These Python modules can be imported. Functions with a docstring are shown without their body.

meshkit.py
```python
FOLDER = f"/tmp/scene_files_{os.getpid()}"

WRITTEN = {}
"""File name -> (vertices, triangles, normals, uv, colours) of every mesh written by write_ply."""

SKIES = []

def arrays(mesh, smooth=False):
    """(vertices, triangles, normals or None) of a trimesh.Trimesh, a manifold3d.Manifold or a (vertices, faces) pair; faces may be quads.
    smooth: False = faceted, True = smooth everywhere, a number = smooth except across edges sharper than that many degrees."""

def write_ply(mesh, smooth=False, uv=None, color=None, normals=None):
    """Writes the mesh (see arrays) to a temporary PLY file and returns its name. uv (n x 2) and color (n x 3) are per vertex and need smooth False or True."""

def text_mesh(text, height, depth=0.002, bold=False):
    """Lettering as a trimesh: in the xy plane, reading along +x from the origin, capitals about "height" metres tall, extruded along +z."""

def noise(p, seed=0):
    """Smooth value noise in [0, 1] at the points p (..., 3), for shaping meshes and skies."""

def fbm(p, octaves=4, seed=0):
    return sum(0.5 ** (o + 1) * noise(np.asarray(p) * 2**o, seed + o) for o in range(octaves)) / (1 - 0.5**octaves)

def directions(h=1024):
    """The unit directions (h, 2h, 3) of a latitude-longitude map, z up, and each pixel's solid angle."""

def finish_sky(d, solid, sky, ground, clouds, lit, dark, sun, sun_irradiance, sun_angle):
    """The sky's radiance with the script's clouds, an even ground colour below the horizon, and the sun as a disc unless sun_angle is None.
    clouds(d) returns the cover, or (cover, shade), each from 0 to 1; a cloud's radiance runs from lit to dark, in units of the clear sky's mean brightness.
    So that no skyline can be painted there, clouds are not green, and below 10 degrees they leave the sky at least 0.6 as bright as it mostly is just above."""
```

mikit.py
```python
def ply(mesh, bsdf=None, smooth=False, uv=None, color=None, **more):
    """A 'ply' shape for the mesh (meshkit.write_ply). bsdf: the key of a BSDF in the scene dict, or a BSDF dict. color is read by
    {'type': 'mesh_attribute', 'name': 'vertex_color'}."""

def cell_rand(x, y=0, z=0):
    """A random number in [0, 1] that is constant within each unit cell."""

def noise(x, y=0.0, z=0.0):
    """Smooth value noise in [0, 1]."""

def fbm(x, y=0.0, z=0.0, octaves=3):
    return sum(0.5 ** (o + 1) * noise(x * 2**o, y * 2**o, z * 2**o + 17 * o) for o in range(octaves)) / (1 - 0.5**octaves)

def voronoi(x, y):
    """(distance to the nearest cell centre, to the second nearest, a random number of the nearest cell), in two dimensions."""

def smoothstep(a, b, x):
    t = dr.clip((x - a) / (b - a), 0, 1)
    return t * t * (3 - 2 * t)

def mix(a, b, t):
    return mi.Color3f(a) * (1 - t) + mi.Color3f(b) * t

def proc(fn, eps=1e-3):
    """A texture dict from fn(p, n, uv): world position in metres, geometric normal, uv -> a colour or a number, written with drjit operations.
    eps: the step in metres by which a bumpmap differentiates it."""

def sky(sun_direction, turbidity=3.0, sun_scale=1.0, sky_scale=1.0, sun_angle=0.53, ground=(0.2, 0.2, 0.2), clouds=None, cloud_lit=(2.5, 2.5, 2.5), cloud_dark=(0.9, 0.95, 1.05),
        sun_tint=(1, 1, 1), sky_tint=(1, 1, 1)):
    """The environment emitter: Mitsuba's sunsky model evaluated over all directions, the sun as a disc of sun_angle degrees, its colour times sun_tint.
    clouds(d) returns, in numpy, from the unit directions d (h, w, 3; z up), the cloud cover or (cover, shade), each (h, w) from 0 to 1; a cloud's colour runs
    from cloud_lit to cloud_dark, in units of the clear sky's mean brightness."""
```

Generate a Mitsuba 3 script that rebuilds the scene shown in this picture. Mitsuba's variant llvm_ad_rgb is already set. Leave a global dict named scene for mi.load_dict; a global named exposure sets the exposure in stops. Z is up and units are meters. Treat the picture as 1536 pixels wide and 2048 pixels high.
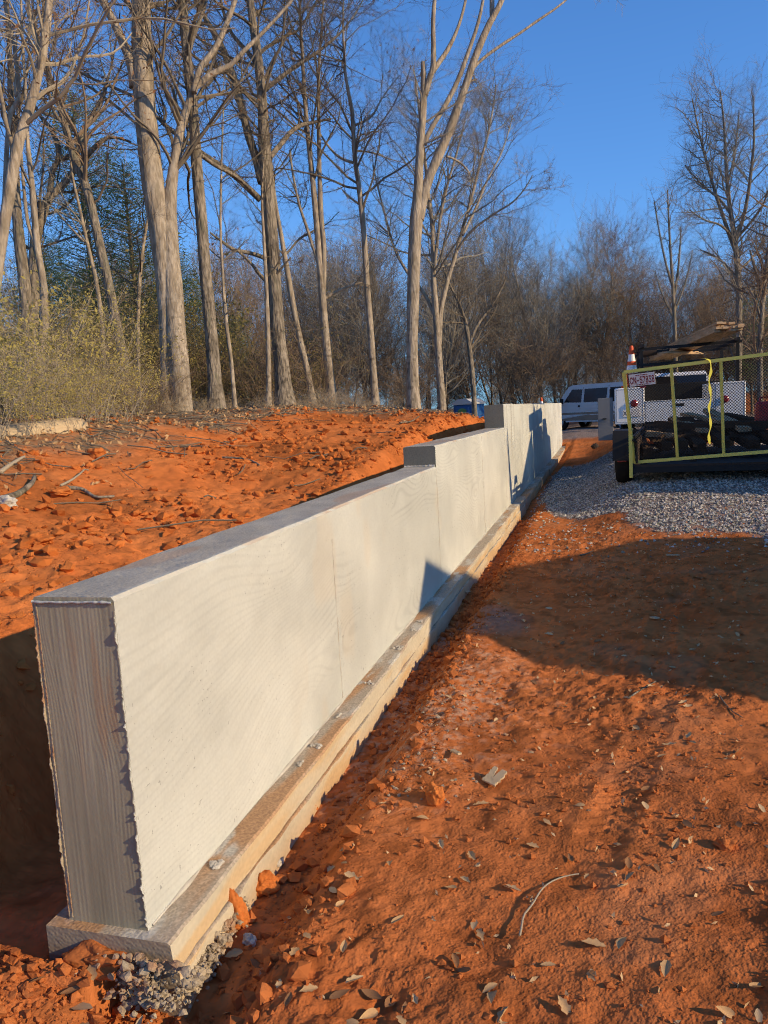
import math, random
import numpy as np, trimesh, drjit as dr, mitsuba as mi, mikit, meshkit
from mikit import noise, fbm, smoothstep, mix, proc
from shapely.geometry import Polygon

# ------------------------------------------------------------------ camera, sky, exposure
T4 = mi.ScalarTransform4f
YAW, PITCH, ROLL = .278, .129, -.057
EYE = np.array([1.226, -1.693, 1.379]); FPX = 1544.0
FW = np.array([-np.sin(YAW)*np.cos(PITCH), np.cos(YAW)*np.cos(PITCH), -np.sin(PITCH)])
_r = np.cross(FW, [0, 0, 1.0]); _r /= np.linalg.norm(_r); _u = np.cross(_r, FW)
RT = _r*np.cos(ROLL) + _u*np.sin(ROLL); UP = -_r*np.sin(ROLL) + _u*np.cos(ROLL)
scene, labels = {}, {}
scene['camera'] = {'type': 'perspective', 'fov': 2*math.degrees(math.atan(768/FPX)), 'fov_axis': 'x', 'near_clip': .05, 'far_clip': 900.0,
                   'to_world': T4().look_at(origin=EYE.tolist(), target=(EYE+FW).tolist(), up=UP.tolist())}
SUN_AZ, SUN_EL = math.radians(12), math.radians(23)
SUN = [math.cos(SUN_EL)*math.cos(SUN_AZ), -math.cos(SUN_EL)*math.sin(SUN_AZ), math.sin(SUN_EL)]
scene['sky'] = mikit.sky(SUN, turbidity=2.2, sky_tint=(.54, .92, 1.46), sky_scale=1.55, sun_tint=(1.12, 1.12, 1.12), ground=(.16, .12, .09))
exposure = 1.62

# ------------------------------------------------------------------ helpers
def N3(p, o=3, seed=0): return meshkit.fbm(np.asarray(p, float), o, seed)
def sst(a, b, x):
    t = np.clip((np.asarray(x, float)-a)/(b-a), 0, 1); return t*t*(3-2*t)
def pray(x, y): return FW + RT*(x-768)/FPX - UP*(y-1024)/FPX
def at(x, y, D): return EYE + pray(x, y)*D
def num(base):
    if base not in USED: USED.add(base); return base
    i = CNT.get(base, 0)
    while True:
        i += 1; k = f'{base}_{i:03d}'
        if k not in USED: CNT[base] = i; USED.add(k); return k
USED, CNT = set(), {}
def lab(key, label=None, cat=None, group=None, kind=None):
    d = {}
    if label: d['label'] = label
    if cat: d['category'] = cat
    if group: d['group'] = group
    if kind: d['kind'] = kind
    if d: labels[key] = d
def thing(name, label, cat, group=None, kind=None):
    k = num(name); lab(k, label, cat, group, kind); return k
def part(parent, name, mesh, bsdf, smooth=False, label=None, kind=None, tw=None, color=None):
    k = num(parent + '__' + name)
    scene[k] = shape(mesh, bsdf, smooth, tw, color); lab(k, label, None, None, kind); return k
def shape(mesh, bsdf, smooth=False, tw=None, color=None):
    d = dict(mesh) if isinstance(mesh, dict) else mikit.ply(mesh, bsdf, smooth=smooth, color=color)
    if isinstance(mesh, dict) and bsdf: d['bsdf'] = {'type': 'ref', 'id': bsdf}
    if tw is not None: d['to_world'] = tw
    return d
def single(name, mesh, bsdf, smooth, label, cat, group=None, kind=None, tw=None, color=None):
    k = thing(name, label, cat, group, kind); scene[k] = shape(mesh, bsdf, smooth, tw, color); return k

def quads(v, f): 
    f = np.asarray(f); return trimesh.Trimesh(np.asarray(v, float), np.vstack([f[:, [0, 1, 2]], f[:, [0, 2, 3]]]) if f.shape[1] == 4 else f, process=False)
def cat(ms): return trimesh.util.concatenate(ms)
def box(x0, x1, y0, y1, z0, z1, ch=0.0):
    if ch <= 0:
        m = trimesh.creation.box((x1-x0, y1-y0, z1-z0)); m.apply_translation(((x0+x1)/2, (y0+y1)/2, (z0+z1)/2)); return m
    p = []
    for x in (0, 1):
        for y in (0, 1):
            for z in (0, 1):
                c = np.array([[x0, x1][x], [y0, y1][y], [z0, z1][z]]); s = np.array([1-2*x, 1-2*y, 1-2*z])
                for a in range(3):
                    q = c + s*ch; q[a] = c[a]; p.append(q)
    return trimesh.convex.convex_hull(np.array(p))
def bar(a, b, w, h=None, up=(0, 0, 1), ch=0):
    a, b = np.asarray(a, float), np.asarray(b, float); d = b-a; L = np.linalg.norm(d); d /= L
    s = np.cross(d, up); 
    if np.linalg.norm(s) < 1e-6: s = np.cross(d, [0, 1.0, 0])
    s /= np.linalg.norm(s); t = np.cross(s, d); m = box(-w/2, w/2, 0, L, -(h or w)/2, (h or w)/2, ch)
    M = np.eye(4); M[:3, 0], M[:3, 1], M[:3, 2], M[:3, 3] = s, d, t, a; m.apply_transform(M); return m
def tubes(P, R, sides):
    """P (n,k,3), R (n,k) -> one mesh of n tubes."""
    n, k, _ = P.shape
    t = np.gradient(P, axis=1); t /= np.linalg.norm(t, axis=2, keepdims=True)+1e-12
    ref = np.where(np.abs(t[:, :1, 2:]) < .8, [[[0, 0, 1.0]]], [[[1.0, 0, 0]]])
    a = np.cross(t, np.broadcast_to(ref, t.shape)); a /= np.linalg.norm(a, axis=2, keepdims=True)+1e-12
    b = np.cross(t, a); ang = np.arange(sides)*2*np.pi/sides
    v = P[:, :, None] + R[:, :, None, None]*(np.cos(ang)[None, None, :, None]*a[:, :, None] + np.sin(ang)[None, None, :, None]*b[:, :, None])
    i, j = np.meshgrid(np.arange(k-1), np.arange(sides), indexing='ij')
    q = np.stack([i*sides+j, i*sides+(j+1) % sides, (i+1)*sides+(j+1) % sides, (i+1)*sides+j], -1).reshape(-1, 4)
    q = (q[None] + (np.arange(n)*k*sides)[:, None, None]).reshape(-1, 4)
    f = np.vstack([q[:, [0, 2, 1]], q[:, [0, 3, 2]]])
    return trimesh.Trimesh(v.reshape(-1, 3), f, process=False)
def tube(pts, r, sides=8):
    p = np.asarray(pts, float); return cap(p, np.broadcast_to(r, (len(p),)).astype(float), sides)
def cap(p, r, sides):
    p2 = np.vstack([p[:1]+(p[0]-p[1])*1e-4, p, p[-1:]+(p[-1]-p[-2])*1e-4]); r2 = np.r_[r[0]*.02, r, r[-1]*.02]
    return tubes(p2[None], r2[None], sides)
def lathe(prof, n=24):
    prof = np.asarray(prof, float); m = trimesh.creation.revolve(prof, sections=n); return m
def resample(p, k):
    p = np.asarray(p, float); d = np.r_[0, np.cumsum(np.linalg.norm(np.diff(p[:, :3], axis=0), axis=1))]
    t = np.linspace(0, d[-1], k)
    from scipy.interpolate import PchipInterpolator
    return np.stack([PchipInterpolator(d, p[:, i])(t) for i in range(p.shape[1])], 1)
def TW(x, y, z, rz=0, s=1.0, rx=0, ry=0):
    return T4().translate([float(x), float(y), float(z)]).rotate([0, 0, 1], rz).rotate([1, 0, 0], rx).rotate([0, 1, 0], ry).scale(s)
def place(m, M): m = m.copy(); m.apply_transform(M); return m
def frame(origin, fwd, tilt=0.0):
    f = np.array([fwd[0], fwd[1], 0.0]); f /= np.linalg.norm(f); r = np.array([f[1], -f[0], 0]); M = np.eye(4)
    M[:3, 0], M[:3, 1], M[:3, 2], M[:3, 3] = r, f, [0, 0, 1], origin
    return M

# ------------------------------------------------------------------ materials
def mat(k, c, rough=.6, spec=.3, metal=0.0, **kw):
    scene[k] = {'type': 'twosided', 'b': {'type': 'principled', 'base_color': {'type': 'rgb', 'value': list(c)}, 'roughness': rough, 'specular': spec, 'metallic': metal, **kw}}
def dif(k, c): scene[k] = {'type': 'twosided', 'b': {'type': 'diffuse', 'reflectance': {'type': 'rgb', 'value': list(c)} if not isinstance(c, dict) else c}}
def bumped(k, col, hgt, scale, eps=1e-3, rough=.85):
    scene[k] = {'type': 'twosided', 'b': {'type': 'bumpmap', 'scale': scale, 't': proc(hgt, eps), 'b': {'type': 'diffuse', 'reflectance': col if isinstance(col, dict) else proc(col)}}}

def concrete_col(p, n, uv):
    top = n.z > .6
    end = (n.y < -.6)
    big = fbm(p.y*1.1+3, p.z*1.7, 0, 3)
    blot = fbm(p.y*4, p.z*4, p.x*4+5, 3)
    sheet = dr.floor((p.y+.76)/2.44)
    con = fbm(p.y*.9+sheet*7.3, p.z*2.6+sheet*3.1, 2, 2)*20 + p.z*30
    g = dr.abs((con-dr.floor(con))*2-1)
    grain = smoothstep(.45, .95, g)*smoothstep(.34, .60, noise(p.y*1.3+9, p.z*2.2))*(.45+.55*smoothstep(1.3, 1.9, p.y))*(.5+.8*noise(p.y*6, p.z*20))
    brush = smoothstep(.52, .75, noise(p.y*5+p.z*4, p.z*34-p.y*9))*smoothstep(2.2, 1.2, p.y)
    fine = noise(p.y*160, p.z*160, p.x*160)
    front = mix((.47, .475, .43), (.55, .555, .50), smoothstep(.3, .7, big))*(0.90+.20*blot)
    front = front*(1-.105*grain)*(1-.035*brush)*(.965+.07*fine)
    streak = smoothstep(.56, .68, fbm(p.y*7, p.z*.7, 1, 2))*smoothstep(8.4, 8.8, p.y)*smoothstep(10.6, 9.6, p.y)*smoothstep(.1, .9, p.z)
    front = mix(front, (.30, .275, .22), streak*.65)
    ora = smoothstep(.63, .75, noise(p.y*1.7+2, p.z*1.4+4))*smoothstep(.5, .7, noise(p.y*9, p.z*3))
    front = mix(front, (.56, .42, .26), ora*.16)
    pit = smoothstep(.93, .95, noise(p.y*120, p.z*120))*smoothstep(.4, .6, noise(p.y*5, p.z*5))
    front = front*(1-.35*pit)
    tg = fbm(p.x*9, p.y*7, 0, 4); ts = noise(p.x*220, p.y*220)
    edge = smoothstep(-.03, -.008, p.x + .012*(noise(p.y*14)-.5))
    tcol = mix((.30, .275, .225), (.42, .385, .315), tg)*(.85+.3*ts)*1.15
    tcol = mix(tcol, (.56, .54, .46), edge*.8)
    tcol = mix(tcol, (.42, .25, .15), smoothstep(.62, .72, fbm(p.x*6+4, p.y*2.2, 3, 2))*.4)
    wv = p.x*70 + fbm(p.x*11, p.z*2.3, 7, 2)*9
    eg = dr.abs((wv-dr.floor(wv))*2-1)
    strk = noise(p.x*150, p.z*2.2)*.6+.4*noise(p.x*330, p.z*5)
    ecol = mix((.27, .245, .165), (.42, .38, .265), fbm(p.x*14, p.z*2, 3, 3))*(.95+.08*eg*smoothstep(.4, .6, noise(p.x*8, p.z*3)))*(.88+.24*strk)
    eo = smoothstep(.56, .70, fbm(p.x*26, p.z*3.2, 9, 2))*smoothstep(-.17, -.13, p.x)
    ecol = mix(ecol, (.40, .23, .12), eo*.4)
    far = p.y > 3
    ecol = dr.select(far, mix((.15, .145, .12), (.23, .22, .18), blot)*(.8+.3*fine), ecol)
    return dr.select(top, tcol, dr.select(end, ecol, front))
def concrete_h(p, n, uv):
    sheet = dr.floor((p.y+.76)/2.44)
    con = fbm(p.y*.9+sheet*7.3, p.z*2.6+sheet*3.1, 2, 2)*20 + p.z*30
    g = dr.abs((con-dr.floor(con))*2-1)
    wv = p.x*70 + fbm(p.x*11, p.z*2.3, 7, 2)*9
    eg = dr.abs((wv-dr.floor(wv))*2-1)
    base = .0009*noise(p.x*120, p.y*120, p.z*120) + .003*fbm(p.x*14, p.y*14, p.z*14, 2)
    return dr.select(n.z > .6, base*2.6, dr.select(n.y < -.6, base*.22 + .0003*eg*smoothstep(.4, .6, noise(p.x*8, p.z*3)) + .0004*noise(p.x*150, p.z*2.2), base*.8+.0007*g*smoothstep(.36, .6, noise(p.y*1.3+9, p.z*2.2))))
bumped('mat_concrete', concrete_col, concrete_h, 1.0, 1.2e-3)
def footing_col(p, n, uv):
    a = fbm(p.y*3.2, p.z*9, p.x*8, 3)
    c = mix((.52, .455, .335), (.55, .40, .23), smoothstep(.42, .68, fbm(p.y*1.6+7, p.z*14, 0, 3)))
    c = c*(.84+.3*a)
    t = mix((.42, .355, .27), (.44, .27, .15), smoothstep(.45, .65, fbm(p.y*1.5+2, p.x*9, 5, 3)))
    t = mix(t, (.50, .47, .40), smoothstep(.60, .72, fbm(p.y*5, p.x*12, 1, 3)))
    t = t*(.75+.45*noise(p.x*170, p.y*170))
    e = mix((.27, .24, .19), (.40, .30, .19), a)
    c = mix(c, (.42, .24, .12), smoothstep(-.07, -.24, p.z + .03*a)*.7)
    return dr.select(n.z > .6, t, dr.select(n.y < -.6, e, c))*(.93+.14*noise(p.x*90, p.y*90, p.z*90))
def rough_h(p, n, uv): return .003*fbm(p.x*18, p.y*18, p.z*18, 3) + .0012*noise(p.x*150, p.y*150, p.z*150)
bumped('mat_footing', footing_col, rough_h, 1.0)
def mortar_col(p, n, uv): return mix((.34, .30, .24), (.62, .58, .50), fbm(p.x*25, p.y*25, p.z*25, 3))
bumped('mat_mortar', mortar_col, rough_h, 1.6)
def spill_col(p, n, uv): return mix(mix((.24, .195, .135), (.52, .43, .31), fbm(p.x*30, p.y*30, p.z*30, 3)), (.36, .16, .07), smoothstep(.5, .7, fbm(p.x*12+3, p.y*12, p.z*12, 2))*.6)
bumped('mat_spill', spill_col, rough_h, 2.0)
def soil_h(p, n, uv):
    return .008*fbm(p.x*34, p.y*34, p.z*34, 3) + .0034*noise(p.x*150, p.y*150, p.z*150) + .0022*noise(p.x*330, p.y*330, p.z*330)
VC = {'type': 'mesh_attribute', 'name': 'vertex_color'}
bumped('mat_ground', VC, soil_h, 1.0, 2e-3)
dif('mat_vc', VC)
def clod_col(p, n, uv): return mix((.40, .108, .026), (.60, .20, .055), fbm(p.x*16, p.y*16, p.z*16, 3))
bumped('mat_clod', clod_col, rough_h, 1.5)
def clodr_col(p, n, uv): return mix((.31, .088, .027), (.54, .185, .06), fbm(p.x*16, p.y*16, p.z*16, 3))
bumped('mat_clod_dull', clodr_col, rough_h, 1.5)
def bark(c0, c1, moss):
    def f(p, n, uv):
        a = dr.atan2(n.y, n.x)
        fis = fbm(p.x*34, p.y*34, p.z*5.5, 3)
        pat = fbm(p.x*6, p.y*6, p.z*2.2, 3)
        c = mix(c0, c1, smoothstep(.3, .7, fis))*(.62+.75*pat)*(1-.4*smoothstep(.66, .76, noise(p.x*17, p.y*17, p.z*15))*smoothstep(5.5, 2.0, p.z))
        return mix(c, moss, smoothstep(.58, .75, fbm(p.x*9+5, p.y*9, p.z*3.1, 3))*.6)
    return f
def bark_h(p, n, uv): return .022*smoothstep(.3, .68, fbm(p.x*30, p.y*30, p.z*4.5, 3))
bumped('mat_bark_pale', bark((.27, .215, .155), (.40, .335, .255), (.20, .165, .115)), bark_h, .28, 3e-3)
bumped('mat_bark_dark', bark((.15, .125, .095), (.30, .25, .19), (.17, .16, .11)), bark_h, .6, 3e-3)
dif('mat_firewood', (.07, .048, .034)); dif('mat_twig', (.18, .147, .108)); dif('mat_twig_grey', (.27, .245, .20)); dif('mat_twig_brown', (.235, .17, .115)); dif('mat_twig_pale', (.36, .30, .215))
def thin(k, c, tr=.35):
    scene[k] = {'type': 'twosided', 'b': {'type': 'diffuse', 'reflectance': {'type': 'rgb', 'value': list(c)}}} if tr <= 0 else \
        {'type': 'principledthin', 'base_color': {'type': 'rgb', 'value': list(c)}, 'roughness': .6, 'diff_trans': tr*2, 'spec_trans': 0.0, 'eta': 1.4}
thin('mat_leaf_tan', (.48, .30, .15), 0); thin('mat_leaf_pale', (.52, .36, .20), 0); thin('mat_leaf_brown', (.25, .13, .065), 0)
thin('mat_leaf_yellow', (.52, .43, .13), .4); dif('mat_twig_dim', (.14, .115, .075)); thin('mat_leaf_olive', (.30, .245, .085), .35); thin('mat_leaf_rust', (.36, .19, .10), .3); thin('mat_needle', (.16, .21, .075), .3)
mat('mat_white', (.78, .78, .77), .35, .5); mat('mat_white_dull', (.62, .62, .60), .5, .3); mat('mat_black', (.014, .014, .014), .6); mat('mat_grey_metal', (.16, .165, .175), .5, .4)
mat('mat_yellow', (.68, .58, .12), .5, .4); mat('mat_glass', (.012, .014, .018), .08, .6); mat('mat_red', (.52, .025, .03), .35, .5); mat('mat_lamp_red', (.25, .012, .015), .2, .6)
mat('mat_mesh', (.028, .022, .018), .8, .2); mat('mat_orange', (.72, .10, .025), .5, .3); mat('mat_rubber', (.018, .017, .016), .85, .2); mat('mat_strap', (.80, .72, .10), .7, .2); mat('mat_rust', (.05, .036, .028), .8, .2)
mat('mat_blue', (.03, .13, .36), .5, .3); mat('mat_plate', (.74, .70, .66), .5, .3); mat('mat_maroon', (.25, .035, .04), .6, .2); mat('mat_tan_body', (.30, .235, .18), .45, .4); mat('mat_green', (.16, .33, .12), .6, .2)
mat('mat_rim', (.45, .46, .48), .35, .5, .6)
def plank_col(p, n, uv):
    w = fbm(p.x*24, p.y*3.0, p.z*24, 3); return mix((.33, .20, .105), (.58, .42, .26), w)*(.85+.3*noise(p.x*90, p.y*12, p.z*90))
bumped('mat_plank', plank_col, rough_h, .6)
def log_col(p, n, uv): return mix((.42, .30, .18), (.62, .49, .31), fbm(p.x*9, p.y*9, p.z*40, 3))
bumped('mat_log', log_col, rough_h, 1.4)

# ------------------------------------------------------------------ ground
TH = .254
def macro(x, y):
    x = np.asarray(x, float); y = np.asarray(y, float); s = -(x+TH)
    # left bank
    hb = .60 + .55*sst(3.5, 9.5, y)
    hb = hb + (1.50+.04*sst(9, 13, y)-hb)*sst(.9, 6.4-.17*np.clip(y, 0, 12), s)
    fl = -.10 + .75*sst(4, 12, y)
    z = fl + (hb-fl)*sst(.40, .95, s)
    z = np.where(y < -.2, z + (-.12-z)*sst(-.25, -1.5, y)*sst(2.5, .6, s), z)
    z = z + .075*np.exp(-((x+.24)/.20)**2-((y+.17)/.10)**2)
    z = z + .15*np.exp(-((x+1.7)/1.2)**2-((y-12)/2.0)**2)*sst(-.5, -1.0, x)
    back = sst(13.5, 21, y - .45*np.clip(-x-3, 0, 9))
    z = z*(1-back) + back*(-.15+1.1*sst(7, 16, s))
    # right side
    zr = -.085 + .06*sst(.6, 2.5, x) - .125*sst(.40, .215, x) + .035*np.exp(-((x-.50)/.14)**2)*sst(.6, 1.6, y)*sst(4.6, 3.4, y)
    zr = zr + .285*sst(.75, 1.7, x)*sst(5.8, 9.2, y) - .03*sst(5, 12, y)*sst(.9, .5, x)
    zr = zr + (.10-zr)*sst(20, 29, y)
    k = sst(-.30, .14, x)
    edge = np.where(y > 25.8, sst(-2, .3, x), np.where(x > -.1, 1.0, 0.0))
    edge = np.where(y < -.15, sst(-.35, .25, x), edge)
    z = z*(1-edge) + zr*edge
    under = (x > -.33) & (x < .11) & (y > 0) & (y < 25)
    z = np.where(under, np.minimum(z, -.2), z)
    far = sst(45, 80, np.hypot(x, y)); z = z*(1-far) + far*(-.1)
    return z
def disp(x, y):
    x = np.asarray(x, float); y = np.asarray(y, float); D = np.hypot(x-1.2, y+1.7); p = np.stack([x, y, x*0], -1)
    bank = sst(-.45, -1.1, x)*sst(30, 22, y)
    lod = sst(14, 6, D)
    d = bank*(.17*(N3(p*1.0, 3, 3)-.5) + .10*(N3(p*3.1, 3, 5)-.5))
    rid = 1-np.abs(N3(p*5.5, 3, 9)*2-1)
    d = d + bank*lod*(.035*(rid-.75) + .040*(N3(p*13, 3, 11)-.5) + .030*(N3(p*34, 2, 12)-.5))
    r = (1-bank)
    tex = sst(.35, .62, N3(p*.9+40, 2, 31))
    d = d + r*(.055*(N3(p*1.25, 3, 13)-.5) + lod*(.048*(N3(p*4.5, 3, 15)-.5) + (.012+.026*tex)*(N3(p*15, 4, 17)-.5) + (.006+.014*tex)*(np.abs(N3(p*34, 2, 19)-.5)*1.6-.3)))
    for (ax, ay, bx, by, w_) in ((.95, -.9, 1.75, 4.2, .075), (1.55, -.9, 2.5, 4.0, .08)):
        L = math.hypot(bx-ax, by-ay); u = ((x-ax)*(bx-ax)+(y-ay)*(by-ay))/L; v = ((x-ax)*(by-ay)-(y-ay)*(bx-ax))/L + .05*np.sin(u*1.7)
        m = np.exp(-(v/w_)**4)*sst(-.2, .3, u)*sst(L, L-.8, u)*sst(.35, .55, N3(np.stack([u*1.1, v*0, v*0+ax], -1), 2, 91))*lod
        d = d - m*(.014 + .006*np.sin(u*2*np.pi/.055 + np.sign(v)*1.2 + 6*np.abs(v)/w_)) + .010*lod*np.exp(-((np.abs(v)-w_*1.3)/.025)**2)*sst(-.2, .3, u)*sst(L, L-.8, u)*.6
    return d*np.where(np.hypot(x, y) > 60, .2, 1)
def G(x, y): return macro(x, y) + disp(x, y)
def Gs(x, y): return float(G(np.array([x]), np.array([y]))[0])
def hit(px, py):
    d = pray(px, py); t = np.linspace(1.0, 30, 6000); q = EYE + d*t[:, None]; below = q[:, 2] < macro(q[:, 0], q[:, 1])
    i = np.argmax(below); q = q[i]; return np.array([q[0], q[1], Gs(q[0], q[1])])
def axis(spec):
    out = [spec[0][0]]
    for x1, s0, s1 in spec[1:]:
        x0 = out[-1]; n = max(1, int(round((x1-x0)/(.5*(s0+s1))))); w = np.linspace(s0, s1, n); w *= (x1-x0)/w.sum(); out += list(x0+np.cumsum(w))
    return np.array(out)
gx = axis([(-420,), (-60, 40, 20), (-16, 4, .5), (-7, .25, .06), (-1.0, .045, .018), (.1, .017, .0115), (2.2, .0105, .013), (4.5, .02, .06), (12, .15, .6), (60, 3, 10), (420, 20, 40)])
gy = axis([(-300,), (-12, 30, 3), (-1.4, .6, .06), (-.7, .03, .012), (2.4, .0105, .013), (6, .014, .03), (13, .032, .07), (28, .12, .4), (70, 1, 4), (500, 20, 40)])
X, Y = np.meshgrid(gx, gy, indexing='ij'); Z = G(X, Y)
def gravel_w(x, y):
    p = np.stack([x, y, x*0], -1); n = N3(p*1.6, 3, 41)-.5
    ye = np.interp(x, [0, .27, .71, 1.72, 2.19, 2.72, 5], [11.2, 10.6, 8.2, 6.95, 6.7, 6.15, 5.4])
    a = sst(-.25, .25, (y-ye) + n*1.1)*sst(17.5, 15.5, y+n*2)*sst(.12, .35, x)
    b = sst(25.5, 27, y + n*2)*sst(-9, -6, x)*sst(52, 42, y)
    c = sst(.55, .2, np.hypot((x-.42)*1.3, y-3.45)+n*.5)*.6
    return np.clip(a+b+c, 0, 1)
def litter_w(x, y):
    p = np.stack([x, y, x*0], -1); n = N3(p*1.2, 3, 43)-.5
    a = sst(3.0, 4.1, -x + n*2.0); b = sst(10.2, 11.6, y + n*2.2 + .25*(x+3.5))*sst(-1.0, -2.2, x)
    return np.clip(np.maximum(a, b), 0, 1)*sst(-.8, -1.5, x)
def ground_color(x, y):
    p = np.stack([x, y, x*0], -1); c3 = lambda c: np.array(c)
    bank = sst(-.35, -.9, x)[..., None]
    n1 = N3(p*2.3, 3, 51)[..., None]; n2 = N3(p*11, 3, 53)[..., None]; n3 = N3(p*48, 2, 55)[..., None]
    fresh = c3([.45, .125, .034])*(1-n1) + c3([.64, .215, .064])*n1; fresh = fresh*(1-.28*sst(.50, .66, N3(p*1.1+4, 3, 58)))[..., None]
    trod = c3([.38, .108, .033])*(1-n1) + c3([.60, .205, .068])*n1
    trod = trod*(1-.35*sst(.52, .68, n2)) 
    col = fresh*bank + trod*(1-bank)
    col = col*(.80+.4*n3)*(.85+.3*n2)
    dust = sst(.60, .74, N3(p*3.1+9, 3, 57))[..., None]*.14*(1-bank); col = col*(1-dust) + c3([.42, .25, .15])*dust
    mort = (sst(.55, .15, np.hypot((x-.35)*.8, (y-1.9)*.45)+.5*(n2[..., 0]-.5))*.45)[..., None]*sst(.5, .62, n3); col = col*(1-mort)+c3([.42, .35, .26])*mort
    lw = litter_w(x, y)[..., None]*(.60+.4*sst(.40, .55, n2)); lit = c3([.17, .105, .060])*(1-n3)+c3([.33, .215, .125])*n3; col = col*(1-lw)+lit*lw
    gw = gravel_w(x, y)[..., None]; gr = c3([.13, .12, .105])*(1-n3)+c3([.30, .285, .26])*n3; col = col*(1-gw*.85)+gr*gw*.85
    far = sst(17, 24, np.hypot(x, y))[..., None]*sst(-1, -3, x)[..., None]; col = col*(1-far)+lit*.7*far
    return np.clip(col, 0, 1)
nx, ny = len(gx), len(gy); V = np.stack([X, Y, Z], -1).reshape(-1, 3); C = ground_color(X, Y).reshape(-1, 3)
ii, jj = np.meshgrid(np.arange(nx-1), np.arange(ny-1), indexing='ij'); a0 = (ii*ny+jj).ravel()
F = np.vstack([np.stack([a0, a0+ny, a0+ny+1], 1), np.stack([a0, a0+ny+1, a0+1], 1)])
scene['ground'] = mikit.ply(trimesh.Trimesh(V, F, process=False), 'mat_ground', smooth=True, color=C)
lab('ground', 'bare red clay ground with a raised bank and grey gravel patches', 'ground', None, 'structure'); USED.add('ground')

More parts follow.
